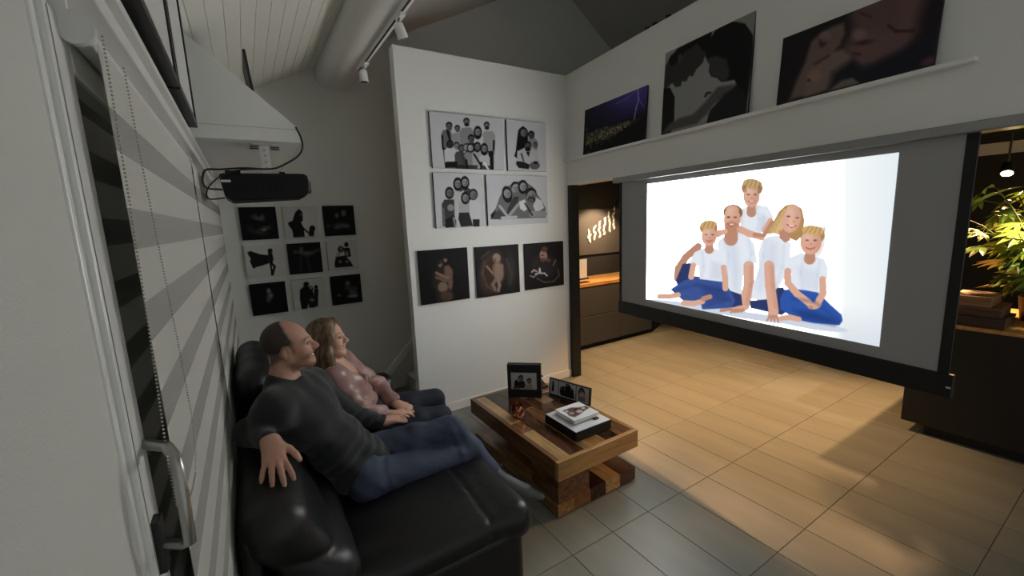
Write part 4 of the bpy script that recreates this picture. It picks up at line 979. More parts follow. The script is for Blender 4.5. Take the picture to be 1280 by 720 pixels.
for k in range(36):
    cx = 4.30 + 0.10 * (k % 6) + random.uniform(-0.02, 0.02); cz = 1.40 + 0.012 * (k % 6) * 3 + 0.056 * (k // 6) * (0.55 + 0.09 * (k % 6))
    q = random.uniform(-0.9, 0.2); m2 = [(cx + a * math.cos(q) - b * math.sin(q), cz + a * math.sin(q) + b * math.cos(q)) for a, b in lv]
    MB().prism(m2, 'y', 4.704 + 0.0003 * k, 4.721).build('ornament', 'white', t)
t = thing('info_card', 'white upright card in a clear stand on the oak worktop', 'card', (4.05, 4.56, 0.913))
MB().box((3.86, 4.55, 0.93), (4.10, 4.556, 1.20)).build('card', 'white', t)
MB().box((3.85, 4.52, 0.9128), (4.11, 4.60, 0.93)).build('card_foot', 'black', t, bevel=0.002)
t = thing('tray', 'small dark tray on the oak worktop in front of the white card', 'tray', (4.0, 4.33, 0.913))
MB().box((3.72, 4.27, 0.9128), (3.90, 4.36, 0.925)).build('tray_body', 'black', t, bevel=0.003)

# ================================================================== studio: plant counter
ct = thing('counter', 'black counter block on a recessed plinth', 'counter', (4.7, 0.3, 0))
MB().box((4.30, -0.75, 0.085), (5.25, 1.07, 0.885)).build('body', 'black', ct, bevel=0.003)
MB().box((4.36, -0.70, 0.0), (5.20, 0.94, 0.085)).build('plinth', 'black', ct)
tag(MB().box((4.29, -0.76, 0.886), (5.26, 1.08, 0.912)).build('worktop', 'oak', None, bevel=0.002), 'oak worktop on the black counter under the plant', 'worktop')
bk = [('stacked_box', (4.32, 0.60, 4.64, 0.85), 0.913, 0.985, (66, 48, 38), 'dark brown wooden box, bottom of the stack by the plant'),
      ('stacked_box', (4.33, 0.625, 4.63, 0.86), 0.986, 1.058, (92, 68, 52), 'brown wooden box in the middle of the stack by the plant'),
      ('stacked_box', (4.32, 0.675, 4.62, 0.875), 1.059, 1.128, (150, 112, 80), 'light brown wooden box, topmost of the stack by the plant')]
for nm, (a, b, c, d), z0, z1, col, lab in bk:
    t = thing(nm, lab, 'box', ((a + c) / 2, (b + d) / 2, z0))
    wm = wood_mat('box_veneer', tuple(int(v * 0.7) for v in col), col, 0.45, 1)
    MB().box((a, b, z0), (c, d, z0 + (z1 - z0) * 0.68)).build('box_body', wm, t, bevel=0.002)
    MB().box((a - 0.002, b - 0.002, z0 + (z1 - z0) * 0.70), (c + 0.002, d + 0.002, z1)).build('box_lid', wm, t, bevel=0.002)
# potted plant with palmate leaves
PX, PY = 4.82, 0.50
pt = thing('potted_plant', 'bushy green fan-leaf plant in a dark pot on the black counter', 'plant', (PX, PY, 0.913))
smooth_angle(MB().lathe([(0.095, 0.0), (0.105, 0.01), (0.125, 0.17), (0.130, 0.18), (0.118, 0.18), (0.112, 0.16), (0.02, 0.155)], (PX, PY, 0.913), 26).build('pot', 'black', pt))
smooth_angle(MB().lathe([(0.110, 0.15), (0.10, 0.162), (0.02, 0.165)], (PX, PY, 0.913), 20).build('soil', mat('soil', (40, 30, 24), 0.95, bump=0.5), pt))
LEAF = [mat('leaf_green_%d' % k, c_, 0.45, rand=0.15) for k, c_ in enumerate(((122, 140, 52), (146, 156, 62), (92, 116, 44)))]
lf = MB()
for k in range(7):
    q = math.radians(-78 + 26 * k); L_ = 0.16 - 0.010 * abs(k - 3); wd = 0.017
    d = Vector((math.cos(q), math.sin(q), 0)); n_ = Vector((-d.y, d.x, 0))
    zc = lambda s: -0.9 * s * s
    P5 = [(0.0, 0.2), (0.35, 1.0), (0.7, 0.85), (1.0, 0.05)]
    vs = []
    for s_, w_ in P5:
        c_ = d * (L_ * s_); z_ = zc(L_ * s_ * 1.3)
        vs += [c_ + n_ * wd * w_ + Vector((0, 0, z_ + 0.004 * w_)), c_ + Vector((0, 0, z_ - 0.002)), c_ - n_ * wd * w_ + Vector((0, 0, z_ + 0.004 * w_))]
    fs = []
    for i in range(3):
        for j in range(2): fs.append((i*3+j, i*3+j+1, (i+1)*3+j+1, (i+1)*3+j))
    lf.add(vs, fs)
random.seed(21)
lm = []
for m_ in LEAF:
    me = bpy.data.meshes.new('leaf_fan'); me.from_pydata([tuple(v) for v in lf.v], [], lf.f); me.materials.append(m_); me.polygons.foreach_set('use_smooth', [True] * len(me.polygons)); lm.append(me)
c0 = Vector((PX, PY, 1.07))
for k in range(9):
    az = 2 * math.pi * k / 9 + 0.3; tilt = random.uniform(0.12, 0.46); H_ = random.uniform(0.50, 0.84)
    path = []
    for i in range(7):
        s_ = i / 6; rr = 0.05 + tilt * s_ * s_ * 0.9
        path.append(c0 + Vector((math.cos(az) * rr, math.sin(az) * rr, H_ * s_)))
    st_ = MB().tube(path, [0.009 - 0.0008 * i for i in range(7)], 6).build('stem', mat('plant_stem', (88, 92, 50), 0.6), pt, smooth=True)
    for j in range(11):
        s_ = 0.14 + 0.86 * j / 10; i = min(int(s_ * 6), 5); p = path[i].lerp(path[i + 1], s_ * 6 - i)
        a2 = az + random.uniform(-1.9, 1.9); out = Vector((math.cos(a2), math.sin(a2), random.uniform(0.1, 0.6))) * random.uniform(0.06, 0.17)
        e2 = p + out
        MB().tube([p, p.lerp(e2, 0.5) + Vector((0, 0, 0.01)), e2], 0.0022, 5).build('leaf_stalk', 'leaf' if False else LEAF[2], pt)
        o = bpy.data.objects.new('leaf_fan', random.choice(lm)); COL.objects.link(o); o.parent = pt; o.matrix_parent_inverse = Matrix.Translation(pt.location).inverted()
        o.location = e2; o.rotation_euler = (random.uniform(-0.5, 0.5), random.uniform(-0.2, 0.9), a2); s3 = random.uniform(0.75, 1.15); o.scale = (s3, s3, s3)

# ================================================================== sofa
sf = thing('sofa', 'black leather two-seat sofa with padded back in front of the window', 'sofa', (0.43, 2.4, 0))
def soft(name, S, h=0.012, relax=2): 
    V, F = S.mesh(h); return np_mesh(name, V, F, MT['leather'], sf, None, relax)
soft('base', Sdf().rbox((0.415, 2.35, 0.215), (0.525, 0.86, 0.175), 0.035))
for x, y in ((-0.05, 1.56), (-0.05, 3.16), (0.86, 1.56), (0.86, 3.16)):
    smooth_angle(MB().tube([(x, y, 0.0), (x, y, 0.05)], [0.02, 0.026], 12).build('foot', 'blackmetal', sf))
def cushion_seat(y0, y1):
    yc, hy = (y0 + y1) / 2, (y1 - y0) / 2
    S = Sdf().rbox((0.55, yc, 0.415), (0.44, hy, 0.062), 0.055)
    S.ell((0.58, yc, 0.42), (0.40, hy * 0.92, 0.085), k=0.05)
    S.rc((0.925, y0 + 0.085, 0.385), (0.925, y1 - 0.085, 0.385), 0.088, 0.088, k=0.06)
    S.disp = lambda p: 0.010 * np.exp(-((p[:, 0] - 0.78) / 0.012) ** 2) * (p[:, 2] > 0.40) + 0.003 * np.sin(p[:, 1] * 38 + 9 * p[:, 0]) * np.exp(-((p[:, 0] - 0.30) / 0.12) ** 2)
    return soft('seat_cushion', S)
cushion_seat(1.49, 2.375); cushion_seat(2.385, 3.215)
def cushion_back(y0, y1, head):
    yc, hy = (y0 + y1) / 2, (y1 - y0) / 2; S = Sdf()
    S.rc((0.125, y0 + 0.10, 0.52), (0.125, y1 - 0.10, 0.52), 0.105, k=0.03)
    S.rbox((0.035, yc, 0.66), (0.095, hy - 0.012, 0.20), 0.085, np.array([[math.cos(0.42), 0, math.sin(0.42)], [0, 1, 0], [-math.sin(0.42), 0, math.cos(0.42)]]), k=0.06)
    S.rc((-0.042, y0 + 0.105, 0.785), (-0.042, y1 - 0.105, 0.785), 0.098, k=0.05)
    if head: S.rc((-0.050, y0 + 0.10, 1.015), (-0.050, y1 - 0.10, 1.015), 0.085, k=0.03); S.rbox((-0.065, yc, 0.92), (0.060, hy - 0.03, 0.10), 0.05, k=0.05)
    S.disp = lambda p: 0.012 * np.exp(-(((p[:, 2] - 0.665 + 0.25 * (p[:, 0] - 0.05))) / 0.011) ** 2) * (p[:, 0] > -0.02) + 0.0012 * np.sin(p[:, 1] * 31 + 20 * p[:, 2] + 3 * np.sin(p[:, 2] * 9))
    return soft('back_cushion', S)
cushion_back(1.47, 2.36, False); cushion_back(2.37, 3.22, True)
soft('back_frame', Sdf().rbox((-0.108, 2.35, 0.42), (0.03, 0.85, 0.38), 0.025))
soft('armrest', Sdf().rbox((0.38, 3.32, 0.33), (0.50, 0.105, 0.29), 0.08))
# ================================================================== people
def skin_mat(name, rough=0.5):
    m = bpy.data.materials.new(name); m.use_nodes = True; nt = m.node_tree; b = nt.nodes['Principled BSDF']
    a = nt.nodes.new('ShaderNodeAttribute'); a.attribute_name = 'ink'
    nt.links.new(a.outputs['Color'], b.inputs['Base Color']); b.inputs['Roughness'].default_value = rough
    b.inputs['Subsurface Weight'].default_value = 0.0; b.inputs['Subsurface Radius'].default_value = (0.012, 0.004, 0.002); b.inputs['Subsurface Scale'].default_value = 0.5
    return m
def hair_mat(name, c1, c2, scale, stretch, rough=0.45):
    m = bpy.data.materials.new(name); m.use_nodes = True; nt = m.node_tree; b = nt.nodes['Principled BSDF']
    t = nt.nodes.new('ShaderNodeTexCoord'); mp = nt.nodes.new('ShaderNodeMapping'); mp.inputs['Scale'].default_value = stretch
    n = nt.nodes.new('ShaderNodeTexNoise'); n.inputs['Scale'].default_value = scale; n.inputs['Detail'].default_value = 5
    r = nt.nodes.new('ShaderNodeValToRGB'); r.color_ramp.elements[0].position = 0.36; r.color_ramp.elements[1].position = 0.64
    r.color_ramp.elements[0].color = srgb(*c1); r.color_ramp.elements[1].color = srgb(*c2)
    nt.links.new(t.outputs['Object'], mp.inputs['Vector']); nt.links.new(mp.outputs['Vector'], n.inputs['Vector']); nt.links.new(n.outputs['Fac'], r.inputs['Fac']); nt.links.new(r.outputs['Color'], b.inputs['Base Color'])
    bp = nt.nodes.new('ShaderNodeBump'); bp.inputs['Strength'].default_value = 0.35; bp.inputs['Distance'].default_value = 0.003
    nt.links.new(n.outputs['Fac'], bp.inputs['Height']); nt.links.new(bp.outputs['Normal'], b.inputs['Normal']); b.inputs['Roughness'].default_value = rough
    return m
SKINM = skin_mat('skin')

class Head:
    def __init__(s, c, yaw, pitch, roll, sc, fs=1.0):
        s.a = np.array([fs, 1.0, 1.0])
        cy, sy = math.cos(yaw), math.sin(yaw)
        f = np.array([cy, sy, 0.0]); l = np.array([-sy, cy, 0.0]); u = np.array([0, 0, 1.0])
        f, u = f * math.cos(pitch) + u * math.sin(pitch), u * math.cos(pitch) - f * math.sin(pitch)
        l, u = l * math.cos(roll) + u * math.sin(roll), u * math.cos(roll) - l * math.sin(roll)
        s.R = np.stack([f, l, u]); s.c = np.array(c, float); s.s = sc
    def w(s, v): return s.c + s.R.T @ (np.array(v, float) * s.a * s.s)
    def loc(s, P): return ((P - s.c) @ s.R.T) / (s.a * s.s)
    def build(s, S, fem=False):
        k = s.s; W = s.w; R = s.R
        E = lambda c, r, kk=0.02, sub=False: S.ell(W(c), np.array(r) * s.a * k, R, kk * k, sub)
        C = lambda a, b, r0, r1, kk=0.02, sub=False: S.rc(W(a), W(b), r0 * k, r1 * k, kk * k, sub)
        E((-0.018, 0, 0.036), (0.099, 0.076, 0.086))
        E((0.040, 0, -0.020), (0.054, 0.060, 0.085), 0.035)
        jw = 0.046 if fem else 0.052
        for q in (-1, 1):
            C((0.000, q * jw, -0.062), (0.062, q * 0.016, -0.100), 0.018, 0.018, 0.035)
            E((0.066, q * 0.037, -0.034), (0.026, 0.026, 0.026), 0.03)
            C((0.087, q * 0.012, 0.017), (0.076, q * 0.045, 0.015), 0.0085 if fem else 0.011, 0.007, 0.016)
            E((-0.006, q * 0.077, -0.016), (0.021, 0.010, 0.034), 0.008)
            E((0.001, q * 0.087, -0.012), (0.011, 0.009, 0.021), 0.005, True)
            E((0.103, q * 0.031, -0.002), (0.019, 0.016, 0.011), 0.012, True)
            E((0.106, q * 0.0115, -0.036), (0.010, 0.008, 0.008), 0.008)
        E((0.074, 0, -0.101), (0.022, 0.024, 0.019), 0.025)
        C((0.092, 0, 0.006), (0.119, 0, -0.028), 0.008, 0.0115 if fem else 0.013, 0.016)
        C((0.092, -0.010, -0.0585), (0.092, 0.010, -0.0585), 0.0075, 0.0075, 0.010)
        for q in (-1, 1):
            C((0.092, q * 0.010, -0.0580), (0.076, q * 0.031, -0.051), 0.0065, 0.0040, 0.008)
            C((0.091, q * 0.008, -0.0785), (0.076, q * 0.030, -0.060), 0.0075, 0.0040, 0.008)
        C((0.104, -0.002, -0.0675), (0.104, 0.002, -0.0675), 0.0105, 0.0105, 0.005, True)
        for q in (-1, 1): C((0.103, q * 0.004, -0.0675), (0.080, q * 0.029, -0.0565), 0.0085, 0.0025, 0.004, True)
    def ink(s, base, lip, brow, stubble=None, cheek=None, hairline=None):
        base, lip, brow = (lin(np.array(v) / 255.0) for v in (base, lip, brow))
        st = None if stubble is None else lin(np.array(stubble) / 255.0)
        ck = None if cheek is None else lin(np.array(cheek) / 255.0)
        def f(V):
            q = s.loc(V); c = np.tile(base, (len(V), 1))
            def put(mask, col, a=1.0):
                m = (np.clip(mask, 0, 1) * a)[:, None]; return c * (1 - m) + col * m
            ay = np.abs(q[:, 1])
            if ck is not None: c = put(1 - np.linalg.norm((q - np.array([0.075, 0, -0.03])) / np.array([0.05, 1, 0.03]), axis=1) * 0 - np.abs(ay - 0.04) / 0.03 - np.abs(q[:, 2] + 0.03) / 0.04, ck, 0.6)
            if st is not None:
                c = put((-0.040 - q[:, 2] - 0.30 * np.clip(0.06 - q[:, 0], -0.03, 0.1)) / 0.02 * (q[:, 2] > -0.125) * (q[:, 0] > -0.01), st, 0.55)
            if hairline is not None:
                hl, hc = hairline; c = put(-hl(q) / 0.018 + 0.35, lin(np.array(hc) / 255.0), 0.75)
            c = put(np.clip(1 - np.abs(q[:, 2] + 0.066) / 0.015, 0, 1) * 3 * np.clip(1 - ay / 0.028, 0, 1) * (q[:, 0] > 0.076), lip, 0.7)
            bz = 0.021 + 0.004 * np.sin(np.clip((ay - 0.012) / 0.038, 0, 1) * 3.1)
            c = put(np.clip(1 - np.abs(q[:, 2] - bz) / 0.0055, 0, 1) * 3 * (ay > 0.011) * (ay < 0.050) * (q[:, 0] > 0.055), brow, 0.85)
            ex, ez = (ay - 0.031) / 0.017, (q[:, 2] + 0.002) / 0.0085
            c = put(np.clip(1.0 - np.hypot(ex, ez), 0, 1) * 4 * (q[:, 0] > 0.06), brow * 0.5, 0.7)
            return c
        return f
    def eyes(s, parent, iris):
        for q in (-1, 1):
            c = s.w((0.0760, q * 0.031, -0.0035)); r = 0.0115 * s.s
            V = []; F = []; n, m = 14, 10
            for i in range(m + 1):
                a = math.pi * i / m
                for j in range(n):
                    b = 2 * math.pi * j / n
                    V.append(s.R.T @ (np.array([math.cos(a), math.sin(a) * math.cos(b), math.sin(a) * math.sin(b)]) * r) + c)
            for i in range(m):
                for j in range(n): F.append((i*n+j, i*n+(j+1) % n, (i+1)*n+(j+1) % n, (i+1)*n+j))
            V = np.array(V); col = np.tile(lin(np.array([128, 120, 114]) / 255.0), (len(V), 1))
            ang = np.arccos(np.clip(((V - c) / r) @ s.R[0], -1, 1)); col[ang < 0.62] = lin(np.array(iris) / 255.0); col[ang < 0.3] = 0.005
            np_mesh('eye', V, np.array(F), EYEM, parent, col, 0)
EYEM = print_mat('eye_surface', 0.15)
def teeth(H):
    S = Sdf()
    for q in (-1, 1): S.rc(H.w((0.0885, 0, -0.066)), H.w((0.076, q * 0.024, -0.060)), 0.0062 * H.s, 0.0045 * H.s, 0.004)
    return S

def hand(S, wrist, d, up, side, sc=1.0, curl=(0.35, 0.35, 0.25), spread=0.16, thumb_out=0.75, fat=1.0, drop=0.0):
    # side: +1 puts the thumb along t = up x d
    d = _n(d); up = _n(np.array(up) - d * (np.array(up) @ d)); t = np.cross(up, d) * side
    wr = np.array(wrist, float); L = 0.088 * sc
    kn = []
    for q, off, ln in ((1.5, 0.030, 0.97), (0.5, 0.011, 1.0), (-0.5, -0.009, 0.95), (-1.5, -0.028, 0.87)):
        k_ = wr + d * L * ln + t * off * sc - up * (0.004 * abs(q)) * sc; kn.append(k_)
        S.rc(wr + t * off * 0.55 * sc, k_, 0.0165 * sc, 0.0125 * sc, 0.022)
    for (k_, lens, r0, a) in zip(kn, ((0.042, 0.026, 0.020), (0.047, 0.029, 0.021), (0.043, 0.027, 0.020), (0.034, 0.020, 0.018)), (0.0098, 0.0100, 0.0096, 0.0084), (1.4, 0.45, -0.5, -1.6)):
        p = k_; dr = _n(d + t * a * spread); ang = drop
        for l_, cu in zip(lens, curl):
            ang += cu; dd = dr * math.cos(ang) - up * math.sin(ang); p2 = p + dd * l_ * sc
            S.rc(p, p2, r0 * sc * fat, r0 * 0.9 * sc * fat, 0.006); p = p2; r0 *= 0.92
    b0 = wr + d * 0.020 * sc + t * 0.020 * sc; td = _n(d + t * thumb_out - up * 0.15)
    b1 = b0 + td * 0.042 * sc + t * 0.006 * sc; S.rc(b0, b1, 0.017 * sc, 0.0125 * sc, 0.018)
    td2 = _n(td * 1.0 + d * 0.35 - up * 0.25); b2 = b1 + td2 * 0.032 * sc; S.rc(b1, b2, 0.0115 * sc * fat, 0.0105 * sc * fat, 0.006)
    b3 = b2 + _n(td2 + d * 0.2 - up * 0.2) * 0.026 * sc; S.rc(b2, b3, 0.0105 * sc * fat, 0.0085 * sc * fat, 0.005)

def wrinkle(amp, f1, f2):
    return lambda p: amp * (np.sin(p[:, 0] * f1 + p[:, 2] * f2 * 1.3 + 1.7 * np.sin(p[:, 1] * 9)) * np.sin(p[:, 1] * f2 - p[:, 2] * f1 * 0.6 + 2.0 * np.sin(p[:, 0] * 7)))

def torso(S, pel, wai, che, neck, shR, shL, rp, rw, rc_, k=0.06):
    # ellipsoids along the spine, wider across the shoulder axis
    pel, wai, che, neck, shR, shL = (np.array(v, float) for v in (pel, wai, che, neck, shR, shL))
    l = _n(shL - shR)
    def fr(a, b):
        u = _n(b - a); ll = _n(l - u * (l @ u)); return np.stack([np.cross(ll, u), ll, u])
    S.ell(pel, rp, fr(pel, wai), k); S.ell(wai, rw, fr(pel, che), k); S.ell(che, rc_, fr(wai, neck), k)

# ---------------------------------------------------------------- the man
man = thing('person', 'man in a dark sweater and jeans, legs crossed, one arm along the sofa back', 'person', (0.40, 2.13, 0.48))
H1 = Head((0.112, 2.115, 1.277), math.radians(-14), math.radians(7), math.radians(2), 0.955, 0.96)
PEL, WAI, CHE, NEK = (0.35, 2.13, 0.600), (0.265, 2.13, 0.745), (0.150, 2.13, 0.930), (0.072, 2.122, 1.112)
SHR, ELR, WRR = (0.020, 1.965, 1.050), (-0.082, 2.03, 0.955), (-0.012, 1.800, 0.992)
SHL, ELL, WRL = (0.200, 2.300, 1.010), (0.385, 2.385, 0.760), (0.555, 2.375, 0.668)
HIR, KNR, ANR = (0.370, 2.020, 0.560), (0.905, 2.050, 0.508), (1.130, 2.290, 0.115)
HIL, KNL, ANL = (0.370, 2.230, 0.595), (0.850, 2.085, 0.656), (1.075, 2.020, 0.330)
B1 = Sdf()
H1.build(B1)
B1.rc(H1.w((-0.034, 0, -0.050)), NEK, 0.056, 0.062, 0.03)
torso(B1, PEL, WAI, CHE, NEK, SHR, SHL, (0.105, 0.145, 0.12), (0.100, 0.135, 0.13), (0.105, 0.155, 0.16))
for a, b, c in ((SHR, ELR, WRR), (SHL, ELL, WRL)):
    B1.rc(CHE, a, 0.07, 0.055, 0.05); B1.rc(NEK, a, 0.05, 0.05, 0.04); B1.rc(a, b, 0.050, 0.040, 0.02); B1.rc(b, c, 0.040, 0.028, 0.02)
for a, b, c in ((HIR, KNR, ANR), (HIL, KNL, ANL)):
    B1.rc(PEL, a, 0.085, 0.075, 0.05); B1.rc(a, b, 0.072, 0.052, 0.02); B1.rc(b, c, 0.048, 0.032, 0.02)
hand(B1, (-0.010, 1.800, 0.990), (0.03, -0.84, -0.50), (0.05, -0.50, 0.86), 1, 1.02, (0.0, 0.30, 0.30), 0.20, 1.0, fat=1.18)
hand(B1, WRL, (0.80, 0.52, -0.12), (0.25, 0.1, 0.95), -1, 1.05, (0.25, 0.35, 0.3), 0.06, 0.5)
def man_line(q):
    ay = np.abs(q[:, 1])
    front = q[:, 0] - np.where(q[:, 2] > 0.03, 0.036 - 0.42 * (q[:, 2] - 0.03) - 0.15 * np.clip(0.05 - ay, 0, 1), 0.036 + 0.12 * (q[:, 2] - 0.03))
    front = front + 0.0012 * np.sin(q[:, 2] * 160 + q[:, 1] * 90)
    low = -(q[:, 2] + 0.040 - 0.45 * np.clip(q[:, 0] + 0.02, -0.2, 0.03))
    ear = np.where(ay > 0.05, 0.026 - np.hypot(q[:, 0] + 0.004, (q[:, 2] + 0.020) / 1.1), -1) * 0.9
    return np.maximum.reduce([front, low, ear])
V, F = B1.mesh(0.0045)
np_mesh('body', V, F, SKINM, man, H1.ink((184, 140, 118), (170, 100, 92), (62, 44, 36), (128, 92, 78), None, (man_line, (48, 37, 32))), 1)
H1.eyes(man, (60, 52, 44))
# teeth of the smile
tm_ = teeth(H1); V, F = tm_.mesh(0.0022)
np_mesh('teeth', V, F, mat('tooth_enamel', (226, 220, 208), 0.3), man)
# short hair, receding
HS = Sdf()
def man_hair(p):
    q = H1.loc(p)
    e = lambda c, r: (lambda k0, k1: k0 * (k0 - 1) / k1)(np.linalg.norm((q - c) / r, axis=1), np.linalg.norm((q - c) / (np.array(r) ** 2), axis=1) + 1e-9)
    d = e(np.array([-0.020, 0, 0.036]), np.array([0.1012, 0.0782, 0.0882]))
    return np.maximum(d, man_line(q) + 0.006) * H1.s
HS.fn(man_hair, H1.w((-0.02, 0, 0.036)), 0.125, 0.0)
V, F = HS.mesh(0.004)
np_mesh('hair', V, F, hair_mat('dark_short_hair', (34, 27, 24), (60, 48, 42), 240, (1, 1, 1), 0.6), man)
# sweater
SWT = Sdf()
torso(SWT, (0.335, 2.13, 0.615), WAI, CHE, NEK, SHR, SHL, (0.130, 0.172, 0.115), (0.128, 0.165, 0.145), (0.132, 0.182, 0.175))
for a, b, c in ((SHR, ELR, WRR), (SHL, ELL, WRL)):
    SWT.rc(CHE, a, 0.10, 0.078, 0.06); SWT.rc(np.array(NEK) + np.array([0.0, 0.0, -0.028]), a, 0.070, 0.070, 0.05); SWT.rc(a, b, 0.070, 0.055, 0.03); SWT.rc(b, np.array(c) + 0.10 * (np.array(b) - np.array(c)), 0.054, 0.040, 0.03)
SWT.rc(np.array(NEK) + np.array([0.014, 0, -0.05]), np.array(NEK) + np.array([0.002, 0.0, 0.012]), 0.085, 0.0705, 0.03)
SWT.rc((0.36, 2.13, 0.60), (0.40, 2.13, 0.585), 0.125, 0.12, 0.05)
SWT.disp = lambda p: wrinkle(0.0045, 38, 30)(p) + 0.0035 * np.sin((p[:, 2] - 0.7 * p[:, 0]) * 95 + 2 * np.sin(p[:, 1] * 16)) * np.exp(-((p[:, 2] - 0.70) / 0.12) ** 2)
SWT.rc(np.array(NEK) + np.array([0.02, 0, 0.085]), np.array(NEK) + np.array([0.01, 0, 0.032]), 0.066, 0.066, 0.016, True)
V, F = SWT.mesh(0.006)
np_mesh('sweater', V, F, mat('dark_knit', (25, 28, 30), 0.85, bump=0.25, bscale=420, sheen=0.2), man, None, 2)
# jeans
J1 = Sdf()
J1.ell((0.36, 2.13, 0.61), (0.125, 0.165, 0.10), None, 0.05)
for a, b, c, e in ((HIR, KNR, ANR, 0.13), (HIL, KNL, ANL, 0.10)):
    b, c = np.array(b), np.array(c); a2 = np.array(a); leg = Sdf()
    leg.rc(PEL, a, 0.11, 0.096, 0.05); leg.rc(a, a2 * 0.4 + b * 0.6, 0.094, 0.078, 0.03); leg.rc(a2 * 0.4 + b * 0.6, b, 0.078, 0.067, 0.03); leg.rc(b, b * 0.55 + c * 0.45, 0.066, 0.064, 0.03); leg.rc(b * 0.55 + c * 0.45, c + e * (b - c), 0.064, 0.053, 0.03)
    J1.fn(leg.ev, b, 0.72, 0.016)
J1.disp = lambda p: wrinkle(0.0035, 44, 34)(p) + 0.0022 * np.sin(p[:, 0] * 105 + 40 * p[:, 2] + 3 * np.sin(p[:, 1] * 24)) * (np.exp(-((p[:, 0] - 0.86) / 0.05) ** 2) + np.exp(-((p[:, 0] - 0.44) / 0.05) ** 2))
V, F = J1.mesh(0.0065)
np_mesh('jeans', V, F, mat('blue_denim', (62, 70, 90), 0.8, bump=0.2, bscale=500, var=0.22, vscale=7), man)
def sock(parent, an, kn, toe, m, r=0.034):
    an, kn, toe = (np.array(v, float) for v in (an, kn, toe)); S = Sdf()
    S.rc(an + 0.22 * (kn - an), an, 0.041, r + 0.003, 0.02); fd = _n(toe - an); dn = _n(np.array([0, 0, -1.0]) - fd * (-fd[2]))
    hl = an - fd * 0.035 + dn * 0.028; S.rc(an, hl, r, 0.030, 0.02)
    ball = an + (toe - an) * 0.68 + dn * 0.022; S.rc(an, ball, r, 0.031, 0.03); S.rc(hl, ball, 0.026, 0.028, 0.03); S.rc(ball, toe + dn * 0.014, 0.031, 0.021, 0.02)
    V, F = S.mesh(0.005); return np_mesh('sock', V, F, m, parent)
sm = mat('grey_sock_knit', (104, 107, 107), 0.9, bump=0.25, bscale=380)
sock(man, ANL, KNL, (1.305, 1.860, 0.190), sm)
sock(man, ANR, KNR, (1.345, 2.420, 0.085), sm)

# ---------------------------------------------------------------- the woman
wom = thing('person', 'long-haired woman in a mauve satin blouse, hands in her lap, turned to the screen', 'person', (0.54, 2.72, 0.48))
H2 = Head((0.350, 2.685, 1.138), math.radians(-30), math.radians(6), math.radians(-4), 0.97, 0.96)
PEL, WAI, CHE, NEK = (0.530, 2.720, 0.585), (0.475, 2.715, 0.710), (0.405, 2.715, 0.850), (0.345, 2.700, 0.985)
SHR, ELR, WRR = (0.350, 2.565, 0.935), (0.470, 2.540, 0.700), (0.640, 2.570, 0.612)
SHL, ELL, WRL = (0.445, 2.860, 0.940), (0.665, 2.865, 0.690), (0.715, 2.655, 0.628)
HIR, KNR, ANR = (0.560, 2.640, 0.545), (1.000, 2.610, 0.480), (1.110, 2.640, 0.105)
HIL, KNL, ANL = (0.560, 2.815, 0.575), (1.030, 2.790, 0.535), (1.130, 2.800, 0.105)
B2 = Sdf()
H2.build(B2, True)
B2.rc(H2.w((-0.028, 0, -0.060)), NEK, 0.050, 0.054, 0.03)
torso(B2, PEL, WAI, CHE, NEK, SHR, SHL, (0.10, 0.14, 0.11), (0.085, 0.115, 0.12), (0.092, 0.130, 0.14))
B2.rc(NEK, (0.420, 2.690, 0.900), 0.052, 0.070, 0.05)
for a, b, c in ((SHR, ELR, WRR), (SHL, ELL, WRL)):
    B2.rc(CHE, a, 0.06, 0.042, 0.05); B2.rc(NEK, a, 0.042, 0.040, 0.04); B2.rc(a, b, 0.038, 0.032, 0.02); B2.rc(b, c, 0.034, 0.0235, 0.02)
for a, b, c in ((HIR, KNR, ANR), (HIL, KNL, ANL)):
    B2.rc(PEL, a, 0.08, 0.07, 0.05); B2.rc(a, b, 0.068, 0.048, 0.02); B2.rc(b, c, 0.044, 0.030, 0.02)
hand(B2, WRL, (0.70, -0.50, -0.28), (0.25, -0.2, 0.95), 1, 0.96, (0.25, 0.45, 0.35), 0.10, 0.5)
hand(B2, WRR, (0.95, 0.15, -0.12), (0.15, 0.1, 0.98), -1, 0.96, (0.2, 0.3, 0.3), 0.06, 0.5)
V, F = B2.mesh(0.0045)
np_mesh('body', V, F, SKINM, wom, H2.ink((204, 160, 136), (188, 104, 96), (92, 68, 50)), 1)
H2.eyes(wom, (64, 66, 60))
tm_ = teeth(H2); V, F = tm_.mesh(0.0022)
np_mesh('teeth', V, F, mat('tooth_enamel_light', (230, 224, 214), 0.3), wom)
# long parted hair
HW = Sdf(); W = H2.w
HW.ell(W((-0.026, 0, 0.040)), np.array((0.107 * 0.95, 0.088, 0.093)) * 0.99, H2.R, 0.02)
for q in (-1, 1):
    HW.rc(W((0.038, q * 0.040, 0.100)), W((0.046, q * 0.078, 0.010)), 0.022, 0.024, 0.03)
    HW.rc(W((0.040, q * 0.078, 0.020)), W((0.020, q * 0.090, -0.085)), 0.024, 0.030, 0.03)
    HW.rc(W((0.020, q * 0.090, -0.085)), W((0.046, q * 0.086, -0.205)), 0.032, 0.020, 0.03)
    HW.rc(W((-0.03, q * 0.074, 0.0)), W((-0.030, q * 0.080, -0.17)), 0.034, 0.036, 0.04)
    HW.rc(W((-0.030, q * 0.080, -0.17)), W((0.000, q * 0.075, -0.250)), 0.036, 0.016, 0.03)
HW.rc(W((-0.085, 0, 0.0)), W((-0.072, 0, -0.20)), 0.052, 0.040, 0.05)
HW.ell(W((0.088, 0, -0.030)), np.array((0.078, 0.066, 0.112)) * 0.98, H2.R, 0.010, True)
